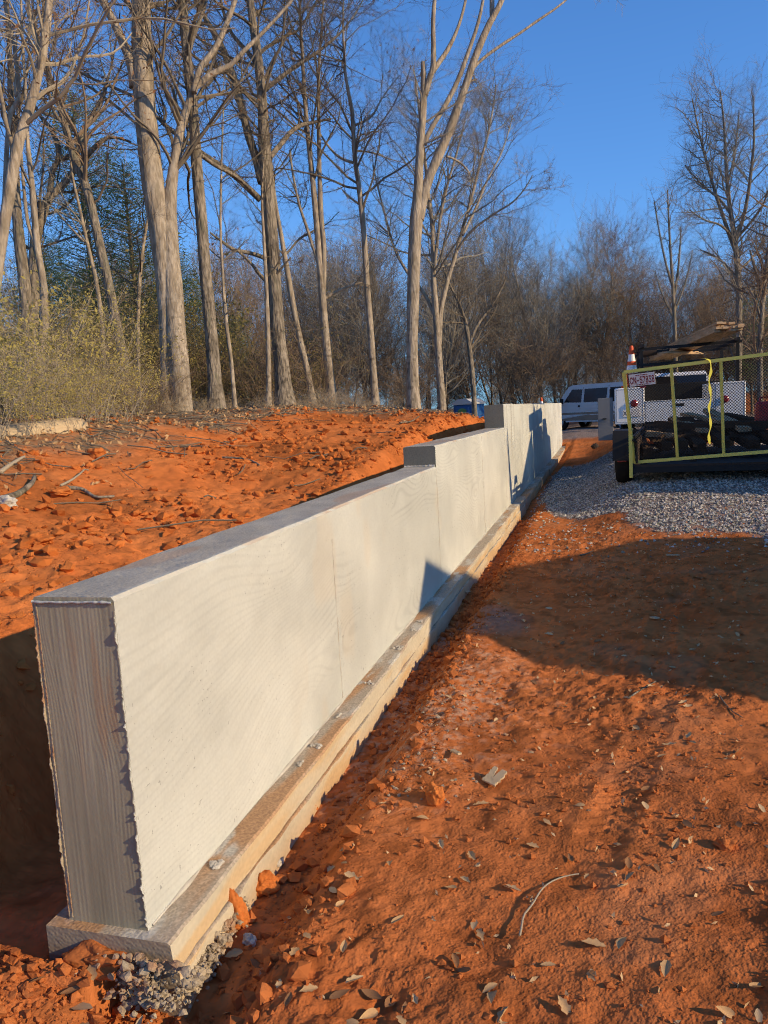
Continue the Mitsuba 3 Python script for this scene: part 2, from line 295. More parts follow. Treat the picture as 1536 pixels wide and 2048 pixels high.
# ------------------------------------------------------------------ retaining wall
rng = np.random.default_rng(7)
def wall_mesh(y0, y1, z0, z1, x0=-TH, x1=0.0, step=.05, ch=.008, amp=.004, seed=0, z1e=None):
    prof = np.array([(x1, z0), (x1, z1-ch*1.3), (x1-ch, z1), (x0+ch, z1), (x0, z1-ch*1.3), (x0, z0)])
    ys = np.linspace(y0, y1, max(2, int((y1-y0)/step)+1)); n = len(prof); v = []
    for i, yv in enumerate(ys):
        q = np.repeat(prof[:, :1], 1, 1); w = np.c_[prof[:, 0], np.full(n, yv), prof[:, 1]].astype(float)
        nz = (N3(np.c_[np.full(n, yv*5.0), prof[:, 0]*20, np.full(n, seed)], 3, seed)-.5)*2*amp
        tilt = 0 if z1e is None else (z1e-z1)*(i/(len(ys)-1))
        w[1:5, 2] += nz[1:5]+tilt; w[1, 0] += nz[0]*.3; v.append(w)
    v = np.array(v); k = len(ys); a = np.arange(k-1)[:, None]*n; j = np.arange(n)[None]; jn = (j+1) % n
    q = np.stack([a+j, a+jn, a+n+jn, a+n+j], -1).reshape(-1, 4)[:, ::-1]
    f = [q[:, [0, 1, 2]], q[:, [0, 2, 3]]]; 
    f.append(np.array([[0, i, i+1] for i in range(1, n-1)])); f.append(np.array([[0, i+1, i] for i in range(1, n-1)])+(k-1)*n)
    m = trimesh.Trimesh(v.reshape(-1, 3), np.vstack(f), process=False); m.fix_normals(); return m
wall = thing('retaining_wall', 'long poured concrete retaining wall stepping up as it runs away beside the red clay', 'wall')
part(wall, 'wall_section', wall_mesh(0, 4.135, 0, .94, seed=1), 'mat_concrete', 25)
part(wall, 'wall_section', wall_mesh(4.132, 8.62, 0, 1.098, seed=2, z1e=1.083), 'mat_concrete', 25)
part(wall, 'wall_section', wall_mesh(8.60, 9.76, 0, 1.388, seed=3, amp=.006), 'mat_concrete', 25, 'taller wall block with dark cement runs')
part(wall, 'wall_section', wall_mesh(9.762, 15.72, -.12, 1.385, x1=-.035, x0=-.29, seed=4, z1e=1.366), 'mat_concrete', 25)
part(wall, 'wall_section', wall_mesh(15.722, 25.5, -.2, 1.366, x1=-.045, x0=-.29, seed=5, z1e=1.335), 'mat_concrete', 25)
# footing: upper and lower course with a recessed seam
def ledge(y): return .092 + .003*y
def foot(y0, y1, z0, z1, xl, off, seed, bump=.004, xbase=None):
    ys = np.linspace(y0, y1, int((y1-y0)/.04)+2); v = []
    for yv in ys:
        nn = (N3([[yv*6, seed, 0.0], [yv*6, seed, 9.0], [yv*3, seed, 5.0]], 3, 71+seed)-.5)*2*bump
        xr = (ledge(yv) if xbase is None else xbase) + off
        v.append([(xr+nn[0], yv, z0), (xr+nn[1], yv, z1-.008), (xr-.008+nn[1], yv, z1+nn[2]*.5), (xl, yv, z1+nn[2]*.5), (xl, yv, z0)])
    v = np.array(v); k, n = v.shape[:2]; a = np.arange(k-1)[:, None]*n; j = np.arange(n)[None]; jn = (j+1) % n
    q = np.stack([a+j, a+jn, a+n+jn, a+n+j], -1).reshape(-1, 4)
    f = np.vstack([q[:, [0, 1, 2]], q[:, [0, 2, 3]], [[0, i, i+1] for i in range(1, n-1)], np.array([[0, i+1, i] for i in range(1, n-1)])+(k-1)*n])
    m = trimesh.Trimesh(v.reshape(-1, 3), f, process=False); m.fix_normals(); return m
ft = part(wall, 'footing', foot(-.035, 9.95, -.0875, .002, -.305, 0, 1, .008), 'mat_footing', 25, 'sandy orange stained footing ledge')
part(ft, 'lower_course', foot(-.02, 9.93, -.42, -.0905, -.32, .005, 2, .014), 'mat_footing', 25)
part(wall, 'footing', foot(9.97, 15.9, -.42, -.075, -.33, 0, 3, .005, .10), 'mat_footing', 25)
part(wall, 'footing', foot(15.92, 25.9, -.5, -.115, -.33, 0, 4, .005, .12), 'mat_footing', 25)
# raised seams left by the form sheets
for ys, z1 in ((1.682, .80), (4.128, .93), (6.55, 1.06)):
    zz = np.linspace(.02, z1, 40); yy = ys + .004*(N3(np.c_[zz*8, zz*0, zz*0], 2, 5)-.5) + .006*(z1-zz)
    r = .0022*(sst(.3, .6, N3(np.c_[zz*11, zz*0+ys, zz*0], 2, 6))+.35)
    part(wall, 'form_seam', tubes(np.c_[zz*0+.0002, yy, zz][None], r[None], 5), 'mat_mortar')
# ragged cement lips on the near end
def lip(xf, x0, x1, seed, amp, zmax=.93):
    zz = np.linspace(.01, zmax, 260); h = .0012 + amp*np.clip(N3(np.c_[zz*11, zz*0, zz*0], 2, seed)-.47, 0, 1)*3.6*np.clip(N3(np.c_[zz*75, zz*0, zz*0], 2, seed+1)*2.2-.5, 0, 2) + .9*amp*np.clip(N3(np.c_[zz*110, zz*0, zz*0], 2, seed+2)-.55, 0, 1)*2
    v = []; 
    for z, hh in zip(zz, h): v.append([(x0, .002, z), (x0, -hh, z), (x1, -hh, z), (x1, .002, z)])
    v = np.array(v); k, n = v.shape[:2]; a = np.arange(k-1)[:, None]*n; j = np.arange(n)[None]; jn = (j+1) % n
    q = np.stack([a+j, a+jn, a+n+jn, a+n+j], -1).reshape(-1, 4); f = np.vstack([q[:, [0, 1, 2]], q[:, [0, 2, 3]]]); m = trimesh.Trimesh(v.reshape(-1, 3), f, process=False); m.fix_normals(); return m
part(wall, 'cement_lip', lip(0, -.004, -.0005, 81, .009, .905), 'mat_concrete')
part(wall, 'cement_lip', lip(0, -.243, -.240, 84, .0025), 'mat_spill')
part(wall, 'cement_lip', lip(0, -.2535, -.251, 87, .005, .92), 'mat_spill')
xs = np.linspace(-.25, -.004, 50)
part(wall, 'cement_lip', tubes(np.c_[xs, -.004+0*xs, .928+.004*(N3(np.c_[xs*40, xs*0, xs*0], 2, 3)-.5)][None], (.002+.004*N3(np.c_[xs*90, xs*0, xs*0], 2, 4))[None], 6), 'mat_concrete', True)
xs = np.linspace(-.25, -.006, 40)
part(wall, 'cement_lip', tubes(np.c_[xs, 4.126+0*xs, .945+0*xs][None], (.006+.008*N3(np.c_[xs*60, xs*0, xs*0], 2, 4))[None], 6), 'mat_mortar', True)
yy = np.linspace(.02, 9.7, 500)
part(wall, 'mortar_bead', tubes(np.c_[.001+0*yy, yy, .003+0*yy][None], (.001+.010*np.clip(N3(np.c_[yy*5, yy*0, yy*0], 3, 14)-.38, 0, 1)*2)[None], 6), 'mat_mortar', True)
def blob(c, s, seed, amp=.35, sub=3, flat=1.0, f=2.2):
    m = trimesh.creation.icosphere(sub); v = m.vertices; r = 1+amp*(N3(v*f+seed*3.7, 3, seed)-.5)*2
    v = v*r[:, None]*np.asarray(s)*[1, 1, flat]; return trimesh.Trimesh(v+np.asarray(c), m.faces, process=False)
for i, (x, y, s) in enumerate([(.047, .33, .024), (.045, 1.02, .018), (.05, 1.20, .022), (.055, 1.95, .02), (.06, 2.55, .026), (.06, 2.9, .02), (.04, 1.52, .016), (.06, 3.1, .018)]):
    ms = [blob((x+rng.normal(0, s*.5), y+rng.normal(0, s*.9), .004), (s*rng.uniform(.25, .6), s*rng.uniform(.3, .7), s*.28), 100+i*7+k, .5, 2) for k in range(7)]
    part(wall, 'mortar_splatter', cat(ms), 'mat_mortar', True)
# broken mortar spilled at the near corner of the footing
SP = []
for k in range(700):
    if k % 2: x, y, z = rng.normal(.02, .06), -.045-abs(rng.normal(0, .03)), rng.uniform(-.17, -.03)
    else: y = rng.uniform(-.06, .42)*rng.uniform(.3, 1); x = ledge(y)+.008+abs(rng.normal(0, .016)); z = -.13-abs(rng.normal(0, .03))
    SP.append((x, y, z, .003+.015*rng.uniform()**3))
SP = np.array(SP)

# ------------------------------------------------------------------ vehicles and site things
# service truck: local x right, y forward, z up, origin at the rear centre on the ground
GZ = .20
def put_parts(M, key, items):
    for it in items:
        nm, m, b = it[:3]; sm = it[3] if len(it) > 3 else False; lb = it[4] if len(it) > 4 else None
        part(key, nm, place(m, M), b, sm, lb)
def wheel(cx, cy, r, w, side):
    """axis along x at (cx, cy, r); returns tyre and rim meshes"""
    ty = lathe([(r*.58, -w/2), (r*.93, -w/2), (r, -w/2+.03), (r, w/2-.03), (r*.93, w/2), (r*.58, w/2), (r*.58, -w/2)], 28)
    rm = lathe([(0, -.03), (r*.25, -.03), (r*.3, 0), (r*.5, .01), (r*.6, .05), (r*.6, -.05), (0, -.05)], 20)
    R = trimesh.transformations.rotation_matrix(math.pi/2*side, [0, 1, 0])
    for m in (ty, rm): m.apply_transform(R)
    rm.apply_translation((side*w*.38, 0, 0))
    for m in (ty, rm): m.apply_translation((cx, cy, r))
    return ty, rm
def text(t, h, bold=True): 
    m = meshkit.text_mesh(t, h, .0015, bold); c = m.bounds.mean(0); m.apply_translation(-c); return m
XZ = np.array([[1, 0, 0, 0], [0, 0, -1, 0], [0, 1, 0, 0], [0, 0, 0, 1.0]])   # text plane xy -> faces -y
truck = thing('service_truck', 'white utility service truck with its left side compartment door open and a loaded black rack', 'truck')
M = frame((2.58, 13.16, GZ), (.02, 1))
for sx in (-1, 1):
    x0, x1 = (-1.10, -.58) if sx < 0 else (.58, 1.10)
    put_parts(M, truck, [('side_box', box(x0, x1, 0, 2.5, .70, 1.36, .015), 'mat_white', 30)])
    k = part(truck, 'tail_light', place(place(lathe([(0, .05), (.04, .048), (.062, .03), (.066, 0)], 24), trimesh.transformations.rotation_matrix(math.pi/2, [1, 0, 0])), M @ trimesh.transformations.translation_matrix((sx*.76, 0, 1.06 if sx > 0 else 1.07))), 'mat_lamp_red', 30, 'round red tail light')
put_parts(M, truck, [('bed', box(-.58, .58, .02, 2.5, .62, .72), 'mat_black'), ('toolbox', box(-.95, .95, 2.0, 2.5, .95, 1.42, .02), 'mat_black', 30), ('tailgate', box(-.57, .57, .0, .05, .72, 1.08, .01), 'mat_white', 30),
    ('gate_cap', box(-.57, .57, -.006, .056, 1.081, 1.10, .004), 'mat_white_dull', 30), ('bumper', box(-1.08, 1.08, -.16, .0, .44, .60, .02), 'mat_black', 30)])
dk = part(truck, 'compartment_door', place(box(-1.40, -1.13, .02, .07, .42, 1.20, .008), M), 'mat_grey_metal', 30, 'dark grey open compartment door')
part(truck, 'compartment_door__handle'.split('__')[0] + '__handle', place(bar((-1.32, .005, .82), (-1.25, .005, .82), .02), M), 'mat_black')
for sx in (-1, 1):
    xa, xb = (-1.10, -.58) if sx < 0 else (.58, 1.10)
    for (x0, x1, z0, z1) in ((xa+.03, xb-.03, 1.325, 1.331), (xa+.03, xb-.03, .735, .741), (xa+.028, xa+.034, .735, 1.331), (xb-.034, xb-.028, .735, 1.331)): part(truck, 'panel_seam', place(box(x0, x1, -.003, .004, z0, z1), M), 'mat_grey_metal')
    part(truck, 'door_latch', place(box(sx*1.104-.004, sx*1.104+.004, .35, .43, .98, 1.06), M), 'mat_black'); part(truck, 'mud_flap', place(box(sx*.86-.14, sx*.86+.14, .70, .72, .14, .60), M), 'mat_rubber')
part(truck, 'tailgate_handle', place(box(-.09, .09, -.012, -.0005, .98, 1.03, .004), M), 'mat_black')
part(truck, 'hitch', place(bar((0, -.02, .36), (0, -.38, .36), .07), M), 'mat_black')
# cab
prof = [(2.62, .62), (2.62, 1.16), (2.74, 1.60), (2.86, 1.655), (3.8, 1.66), (4.35, 1.20), (5.3, 1.10), (5.42, .95), (5.42, .55), (2.62, .55)]
cab = trimesh.creation.extrude_polygon(Polygon(prof), 1.76, engine='earcut'); cab = cab.subdivide().subdivide()
v = cab.vertices.copy(); v = np.c_[v[:, 2]-.88, v[:, 0], v[:, 1]]; v[:, 0] *= np.where(v[:, 2] > 1.12, 1-.32*(v[:, 2]-1.12), 1.0); cab = trimesh.Trimesh(v, cab.faces[:, ::-1]); cab.fix_normals()
ck = part(truck, 'cab', place(cab, M), 'mat_white', 30)
part(ck, 'rear_window', place(bar((0, 2.617, 1.12), (0, 2.737, 1.575), 1.46, .02), M), 'mat_glass', False, 'dark cab rear window')
for sx in (-1, 1):
    part(ck, 'side_window', place(trimesh.creation.extrude_polygon(Polygon([(2.95, 1.18), (2.98, 1.56), (3.7, 1.56), (4.05, 1.2)]), .02, engine='earcut'), M @ np.array([[0, 0, 1, sx*.83-.01], [1, 0, 0, 0], [0, 1, 0, 0], [0, 0, 0, 1.0]])), 'mat_glass')
    mk = part(truck, 'side_mirror', place(box(sx*1.12-.10, sx*1.12+.10, 3.92, 4.0, 1.12, 1.42, .03), M), 'mat_black', 30)
    part(mk, 'mirror_arm', place(bar((sx*.86, 4.0, 1.2), (sx*1.1, 3.97, 1.25), .03), M), 'mat_black')
    for cy in (1.25, 4.65):
        t, r = wheel(sx*.86, cy, .38, .25, sx); wk = part(truck, 'wheel', place(t, M), 'mat_rubber', 40); part(wk, 'rim', place(r, M), 'mat_rim', 40)
pk = part(truck, 'license_plate', place(box(-.96, -.66, -.015, -.003, .83, .98, .004), M), 'mat_plate')
part(pk, 'lettering', place(place(text('XA·4172', .055), XZ), M @ trimesh.transformations.translation_matrix((-.81, -.0165, .90))) if False else place(place(text('XA', .075), XZ), M @ trimesh.transformations.translation_matrix((-.885, -.0165, .90))), 'mat_black')
# rack over the bed
posts = [(-.62, .12), (.98, .12), (-.62, 2.3), (.98, 2.3)]
put_parts(M, truck, [('rack_post', bar((x, y, 1.35), (x, y, 2.02), .05), 'mat_black') for x, y in posts] +
    [('rack_bar', bar((-.68, y, 2.03+z), (1.05, y, 2.05+z), .05), 'mat_black') for y, z in ((.12, 0), (2.3, 0), (.12, -.28), (1.2, 0))] +
    [('rack_rail', bar((x, -.15, 2.08), (x, 3.4, 2.08), .05), 'mat_black') for x in (-.6, .96)] +
    [('rack_brace', bar((.98, .12, 1.55), (.98, 1.2, 2.02), .03), 'mat_black'), ('rack_brace', bar((-.62, .12, 1.55), (-.62, 1.2, 2.02), .03), 'mat_black')])
# lumber on the rack, each board a thing
a0, a1 = np.array([2.45, 15.6, GZ+1.93]), np.array([3.22, 12.15, 2.36]); d = a1-a0
for i in range(4):
    for j in range(4):
        o = np.array([(j-1.5)*.105+rng.normal(0, .008), 0, i*.042+rng.normal(0, .003)]); e = rng.uniform(-.05, .16)
        single('lumber_board', bar(a0+o-d*rng.uniform(-.02, .03), a1+o+d*(e/3.5)+[rng.normal(0, .02), 0, rng.normal(0, .006)], .095, .036), 'mat_plank', False, 'weathered board in the bundle jutting from the truck rack', 'board', 'boards bundled on the truck rack')
for i in range(3):
    single('loose_plank', bar((2.3+.05*i, 13.0+.3*i, 2.13+.022*i), (3.1-.04*i, 14.6, 2.14+.022*i), .14, .02), 'mat_plank', False, 'loose plank lying low across the truck rack under the board bundle', 'plank', 'loose planks on the truck rack')
single('rolled_tarp', cap(np.array([(1.98, 13.62, 2.15), (2.1, 13.62, 2.17), (2.25, 13.62, 2.19)]), np.array([.055, .06, .055]), 12), 'mat_rust', 40, 'small dark roll lying on the truck rack beside the cone', 'roll')
# traffic cone standing on the left box of the truck
def cone(x, y, z, s, label, stack=True):
    c = thing('traffic_cone', label, 'traffic cone'); Mx = trimesh.transformations.translation_matrix((x, y, z)) @ np.diag([s, s, s, 1.0])
    r = lambda h: .135-.105*h/.70
    part(c, 'base', place(box(-.18, .18, -.18, .18, 0, .03, .006), Mx), 'mat_orange', 30)
    hs = [.03, .24, .38, .45, .57, .71]
    for i, (h0, h1) in enumerate(zip(hs, hs[1:])):
        pr = [(r(h0), h0), (r(h1), h1)] + ([(.018, h1+.012), (0, h1+.012)] if i == 4 else [])
        part(c, 'stripe' if i % 2 else 'cone_body', place(lathe(pr, 28), Mx), 'mat_white' if i % 2 else 'mat_orange', 40)
    return c
cone(1.80, 13.55, GZ+1.37, 1.05, 'orange and white striped traffic cone on the truck behind the trailer')

# trailer with a steep mesh ramp gate
trl = thing('utility_trailer', 'black utility trailer with a yellow framed mesh ramp gate raised at the rear', 'trailer')
BL, TL = np.array([1.64, 9.01, .53]), np.array([1.52, 8.60, 1.70]); BR = BL+np.array([1.98, -.50, .135]); TR = TL+np.array([2.06, -.335, .118])
def gp(u, v): return (BL*(1-u)+BR*u)*(1-v) + (TL*(1-u)+TR*u)*v
gk = part(trl, 'gate_frame', cat([bar(BL, BR, .04), bar(TL, TR, .04), bar(BL, TL, .04), bar(BR, TR, .04)]), 'mat_yellow', False, 'yellow gate frame')
for u in (.268, .535, .795):
    part(gk, 'upright', bar(gp(u, .015), gp(u, .985), .034), 'mat_yellow')
# expanded metal: rows of zigzag strands
nr, nc = 62, 56; us = np.linspace(.012, .988, nc*2+1); P = []
gn = np.cross(BR-BL, TL-BL); gn /= np.linalg.norm(gn)
for r in range(nr):
    v0 = .02+.96*(r+.5)/nr; s = (1 if r % 2 else -1)
    vv = v0 + s*.96/nr*.5*np.where(np.arange(len(us)) % 2, 1, -1); P.append(np.array([gp(u, v) for u, v in zip(us, vv)]) - gn*.025)
P = np.array(P); w = .0036; t = .0014
up_ = (TL-BL)/np.linalg.norm(TL-BL); vv = np.stack([P-up_*w-gn*t, P+up_*w-gn*t, P+up_*w+gn*t, P-up_*w+gn*t], 2); k = P.shape[1]
i, j = np.meshgrid(np.arange(k-1), np.arange(4), indexing='ij'); q = np.stack([i*4+j, i*4+(j+1) % 4, (i+1)*4+(j+1) % 4, (i+1)*4+j], -1).reshape(-1, 4)
q = (q[None]+(np.arange(nr)*k*4)[:, None, None]).reshape(-1, 4)
part(gk, 'mesh_panel', quads(vv.reshape(-1, 3), q), 'mat_mesh', False, None, 'stuff')
# plate on the gate's top corner
pc = gp(.075, .955); ex = (TR-TL)/np.linalg.norm(TR-TL); ez = (TL-BL)/np.linalg.norm(TL-BL); ey = -np.cross(ex, ez); ey /= np.linalg.norm(ey); ez = np.cross(ey, -ex); ez = ez if ez[2] > 0 else -ez
MP = np.eye(4); MP[:3, 0], MP[:3, 1], MP[:3, 2] = ex, ez, np.cross(ex, ez); 
if MP[1, 2] > 0: MP[:3, 2] *= -1
MP[:3, 3] = at(1284, 758.5, 9.55)
pl = part(trl, 'license_plate', place(box(-.162, .162, -.088, .088, -.004, .004, .003), MP), 'mat_rust', False, 'trailer license plate')
part(pl, 'plate_face', place(box(-.152, .152, -.078, .078, .0045, .007, .001), MP), 'mat_plate')
tm = text('CN-57838', .085, True); tm.apply_scale([.288/tm.extents[0], 1, 1]); tm.apply_translation((0, -.003, .0095))
part(pl, 'lettering', place(tm, MP), 'mat_maroon')
part(pl, 'small_print', place(cat([box(x, x+w_, y, y+.010, .0075, .0095) for y in (.055, -.068) for x, w_ in ((-.075, .02), (-.05, .03), (-.015, .02), (.01, .03), (.046, .024))]), MP), 'mat_maroon')
# deck
fw = np.array([.09, 1, 0]); MT = frame(((BL+BR)/2*[1, 1, 0]+[0, .05, 0]), fw)
put_parts(MT, trl, [('deck', box(-1.0, 1.0, 0, 3.3, .46, .50), 'mat_rust'), ('frame_rail', box(-1.03, -.98, 0, 3.3, .38, .5), 'mat_black'), ('frame_rail', box(.98, 1.03, 0, 3.3, .38, .5), 'mat_black'),
    ('rear_beam', box(-1.02, 1.02, -.02, .03, .40, .47), 'mat_black'), ('top_rail', bar((-1.0, 0.05, .86), (-1.0, 3.3, .86), .04), 'mat_black'), ('top_rail', bar((1.0, .05, .86), (1.0, 3.3, .86), .04), 'mat_black'),
    ('front_rail', bar((-1, 3.3, .86), (1, 3.3, .86), .04), 'mat_black'), ('tongue', bar((0, 3.3, .42), (0, 4.0, .42), .08), 'mat_black')] +
    [('rail_post', bar((x, y, .48), (x, y, .85), .04), 'mat_black') for x in (-1, 1) for y in (.9, 1.9, 3.28)] +
    [('side_board', box(x-.012, x+.012, .06, 3.26, z, z+.14), 'mat_rust') for x in (-.965, .965) for z in (.52, .68)])
for sx in (-1, 1):
    t, r = wheel(sx*1.17, .75, .335, .20, sx); Mw = MT @ trimesh.transformations.translation_matrix((0, 0, .20 if sx < 0 else .26))
    wk = part(trl, 'wheel', place(t, Mw), 'mat_rubber', 40); part(wk, 'rim', place(r, Mw), 'mat_rim', 40)
    pf = [(.14+.45-.45*math.cos(a)+.16, .20+.335+.40*math.sin(a)) for a in np.linspace(0, math.pi, 13)]
    pf = np.array([(0.75-.44*math.cos(a), .56+.38*min(1, 1.6*math.sin(a))) for a in np.linspace(0, math.pi, 13)])
    fv = np.array([[(sx*1.05, y, z), (sx*1.29, y, z), (sx*1.29, y, z-.02), (sx*1.05, y, z-.02)] for y, z in pf]); n = 4
    a = np.arange(12)[:, None]*4; j = np.arange(4)[None]; q = np.stack([a+j, a+(j+1) % 4, a+4+(j+1) % 4, a+4+j], -1).reshape(-1, 4)
    part(trl, 'fender', place(quads(fv.reshape(-1, 3), q), MT), 'mat_black', 30)
    part(trl, 'tail_light', place(box(sx*1.17-.06, sx*1.17+.06, .335, .36, .52, .60, .004), MT), 'mat_lamp_red', False, 'red trailer tail light')
    part(trl, 'corner_post', place(bar((sx*1.035, -.02, .34), (sx*1.035, -.02, .98), .045), MT), 'mat_yellow', False, 'yellow corner post')
for u in (.06, .36, .66, .94): part(trl, 'gate_hinge', cap(np.array([gp(u-.02, -.012), gp(u, -.012), gp(u+.02, -.012)])-[0, .0, .018], np.array([.02]*3), 10), 'mat_black')
for x in (-.97, .97): part(trl, 'gate_latch', place(bar((x, -.03, .80), (x*1.03, -.07, .84), .03), MT), 'mat_black')
part(trl, 'plate_light', place(box(-.03, .03, -.106, -.090, -.01, .02, .003), MP), 'mat_lamp_red')
# strap hanging from the gate
s0 = gp(.475, 1.0)-gn*0; pts = [s0+[-.09, -.03, .035], s0+[-.04, -.05, .03], s0+[0, -.06, .0]] + [s0+np.array([.012*math.sin(i*2.1), -.06+.05*i/9, -.11*i]) for i in range(1, 10)]
pts = resample(np.array(pts), 40); wv = .011+.006*np.sin(np.arange(40)*.9)
sv = np.stack([pts-np.c_[wv, .3*wv, wv*0], pts+np.c_[wv, .3*wv, wv*0]], 1).reshape(-1, 3); sv = np.vstack([sv, sv+[0, .004, 0]])
i = np.arange(39)*2; q = np.vstack([np.stack([i, i+1, i+3, i+2], 1), np.stack([i, i+2, i+3, i+1], 1)+80])
single('ratchet_strap', quads(sv, q), 'mat_strap', True, 'bright yellow strap end hanging from the top of the trailer gate', 'strap')
# firewood and scrap boards in the trailer
def firewood(a, b, w, h, seed):
    m = bar(a, b, w, h); m = m.subdivide().subdivide().subdivide(); v = m.vertices; m.vertices = v + (N3(v*9+seed, 2, seed)-.5)[:, None]*.03; return m
fire = [((2.35, 11.6, 1.02), (2.62, 9.9, .86), .12, .05, 1), ((2.9, 11.9, 1.10), (3.12, 9.8, .86), .16, .06, 1), ((2.55, 11.9, 1.06), (2.98, 10.2, .95), .15, .05, 1), ((1.95, 11.0, .85), (2.1, 9.6, .68), .13, .1, 0), ((2.2, 11.2, .86), (2.3, 9.55, .70), .14, .11, 0),
        ((2.5, 11.0, .80), (2.52, 9.5, .66), .15, .12, 0), ((2.75, 11.2, .86), (2.8, 9.4, .70), .14, .12, 0), ((3.05, 11, .82), (3.15, 9.35, .68), .15, .12, 0), ((1.75, 10.8, .76), (1.85, 9.5, .62), .13, .11, 0), ((3.3, 11, .86), (3.42, 9.3, .70), .14, .12, 0),
        ((2.0, 10.4, .97), (2.75, 10.1, .90), .12, .09, 0), ((2.9, 10.1, .93), (3.5, 9.9, .90), .13, .1, 0), ((1.85, 9.9, .86), (2.2, 9.75, .82), .1, .08, 1), ((3.15, 12.0, 1.0), (3.5, 10.3, .9), .15, .1, 0), ((2.4, 12.1, .95), (2.5, 10.9, .98), .18, .12, 0)]
for a, b, w_, h_, lit in fire:
    single('scrap_board' if lit else 'firewood_log', firewood(a, b, w_, h_, len(USED)), 'mat_plank' if lit else 'mat_firewood', 30,
           'sunlit scrap board sloping on top of the trailer load' if lit else 'dark split log piled inside the trailer', 'board' if lit else 'log', 'scrap boards on the trailer load' if lit else 'logs piled in the trailer')
for k in range(60):
    pass
ms = [firewood(np.array([x, y, z]), np.array([x+rng.normal(0, .25), y+rng.normal(0, .35), z+rng.normal(0, .06)]), .05, .03, k) for k, (x, y, z) in enumerate(zip(rng.uniform(1.8, 3.4, 26), rng.uniform(9.3, 11.2, 26), rng.uniform(.62, .86, 26)))]
single('wood_scraps', cat(ms), 'mat_firewood', False, 'tangle of small wood scraps filling the trailer bed', 'wood scraps', None, 'stuff')
# red fuel can at the right edge
c = thing('fuel_can', 'bright red plastic fuel can on the trailer at the right edge', 'fuel can'); Mx = trimesh.transformations.translation_matrix((3.47, 10.35, .92))
part(c, 'can_body', place(box(-.13, .13, -.09, .09, 0, .30, .035), Mx), 'mat_red', 30)
part(c, 'handle', place(tube([(-.08, 0, .30), (-.06, 0, .36), (.04, 0, .36), (.07, 0, .30)], .016, 8), Mx), 'mat_red', 40)
part(c, 'spout', place(tube([(.08, 0, .29), (.12, 0, .35), (.13, 0, .41)], [.022, .018, .012], 8), Mx), 'mat_black', 40)
single('red_toolbox', box(2.92, 3.32, 10.8, 11.05, 1.02, 1.14, .015), 'mat_red', 30, 'flat dark red box behind the gate mesh beside the fuel can', 'toolbox') if False else None

# passenger van far behind
van = thing('passenger_van', 'long white passenger van with dark windows parked on the far gravel', 'van')
vf = np.array([-.775, .63]); Mv = frame((1.32, 35.65, .04), vf)
pr = [(-2.62, .42), (-2.66, 1.0), (-2.58, 1.25), (-2.40, 1.98), (-2.25, 2.05), (1.0, 2.06), (1.25, 1.99), (1.78, 1.28), (2.45, 1.14), (2.62, 1.0), (2.66, .45), (2.3, .36), (-2.3, .36)]
vb = trimesh.creation.extrude_polygon(Polygon(pr), 1.96, engine='earcut').subdivide().subdivide(); v = np.c_[vb.vertices[:, 2]-.98, vb.vertices[:, 0], vb.vertices[:, 1]]
v[:, 0] *= np.where(v[:, 2] > 1.2, 1-.20*(v[:, 2]-1.2), 1.0)*np.where(v[:, 2] < .55, .97, 1)
vb = trimesh.Trimesh(v, vb.faces[:, ::-1]); vb.fix_normals(); bk = part(van, 'body', place(vb, Mv), 'mat_white_dull', 30)
def side_panel(poly, off, th=.012, sx=-1):
    m = trimesh.creation.extrude_polygon(Polygon(poly).buffer(.03).buffer(-.03) if False else Polygon(poly), th, engine='earcut'); u = m.vertices
    x = (.98+off)*np.where(u[:, 1] > 1.2, 1-.20*(u[:, 1]-1.2), 1.0)*np.where(u[:, 1] < .55, .97, 1) + u[:, 2]
    return trimesh.Trimesh(np.c_[sx*x, u[:, 0], u[:, 1]], m.faces)
for sx in (-1, 1):
    for poly in ([(.42, 1.25), (.42, 1.84), (1.02, 1.86), (1.45, 1.28)], [(-1.0, 1.25), (-1.0, 1.85), (.28, 1.85), (.28, 1.25)], [(-2.36, 1.27), (-2.28, 1.85), (-1.15, 1.85), (-1.15, 1.25)]):
        part(van, 'side_window', place(side_panel(poly, -.006, .014, sx), Mv), 'mat_glass', False, 'dark side window')
    part(van, 'lower_trim', place(side_panel([(-2.6, .42), (-2.6, .80), (2.6, .80), (2.6, .44)], -.004, .012, sx), Mv), 'mat_tan_body', False, 'tan lower body band')
    for y in (.36, -1.08, 1.5): part(van, 'door_seam', place(side_panel([(y, .5), (y, 1.95 if y < 1 else 1.25), (y+.018, 1.95 if y < 1 else 1.25), (y+.018, .5)], .002, .008, sx), Mv), 'mat_black')
    part(van, 'door_handle', place(side_panel([(.48, 1.05), (.48, 1.13), (.56, 1.13), (.56, 1.05)], .01, .03, sx), Mv), 'mat_black')
    part(van, 'wing_mirror', place(box(sx*1.16-.10, sx*1.16+.10, 1.36, 1.46, 1.22, 1.46, .03), Mv), 'mat_black', 30)
    for cy in (1.72, -1.75):
        t, r = wheel(sx*.84, cy, .37, .23, sx); wk = part(van, 'wheel', place(t, Mv), 'mat_rubber', 40); part(wk, 'rim', place(r, Mv), 'mat_rim', 40)
part(van, 'windshield', place(bar((0, 1.27, 1.965), (0, 1.77, 1.31), 1.5, .02), Mv), 'mat_glass')

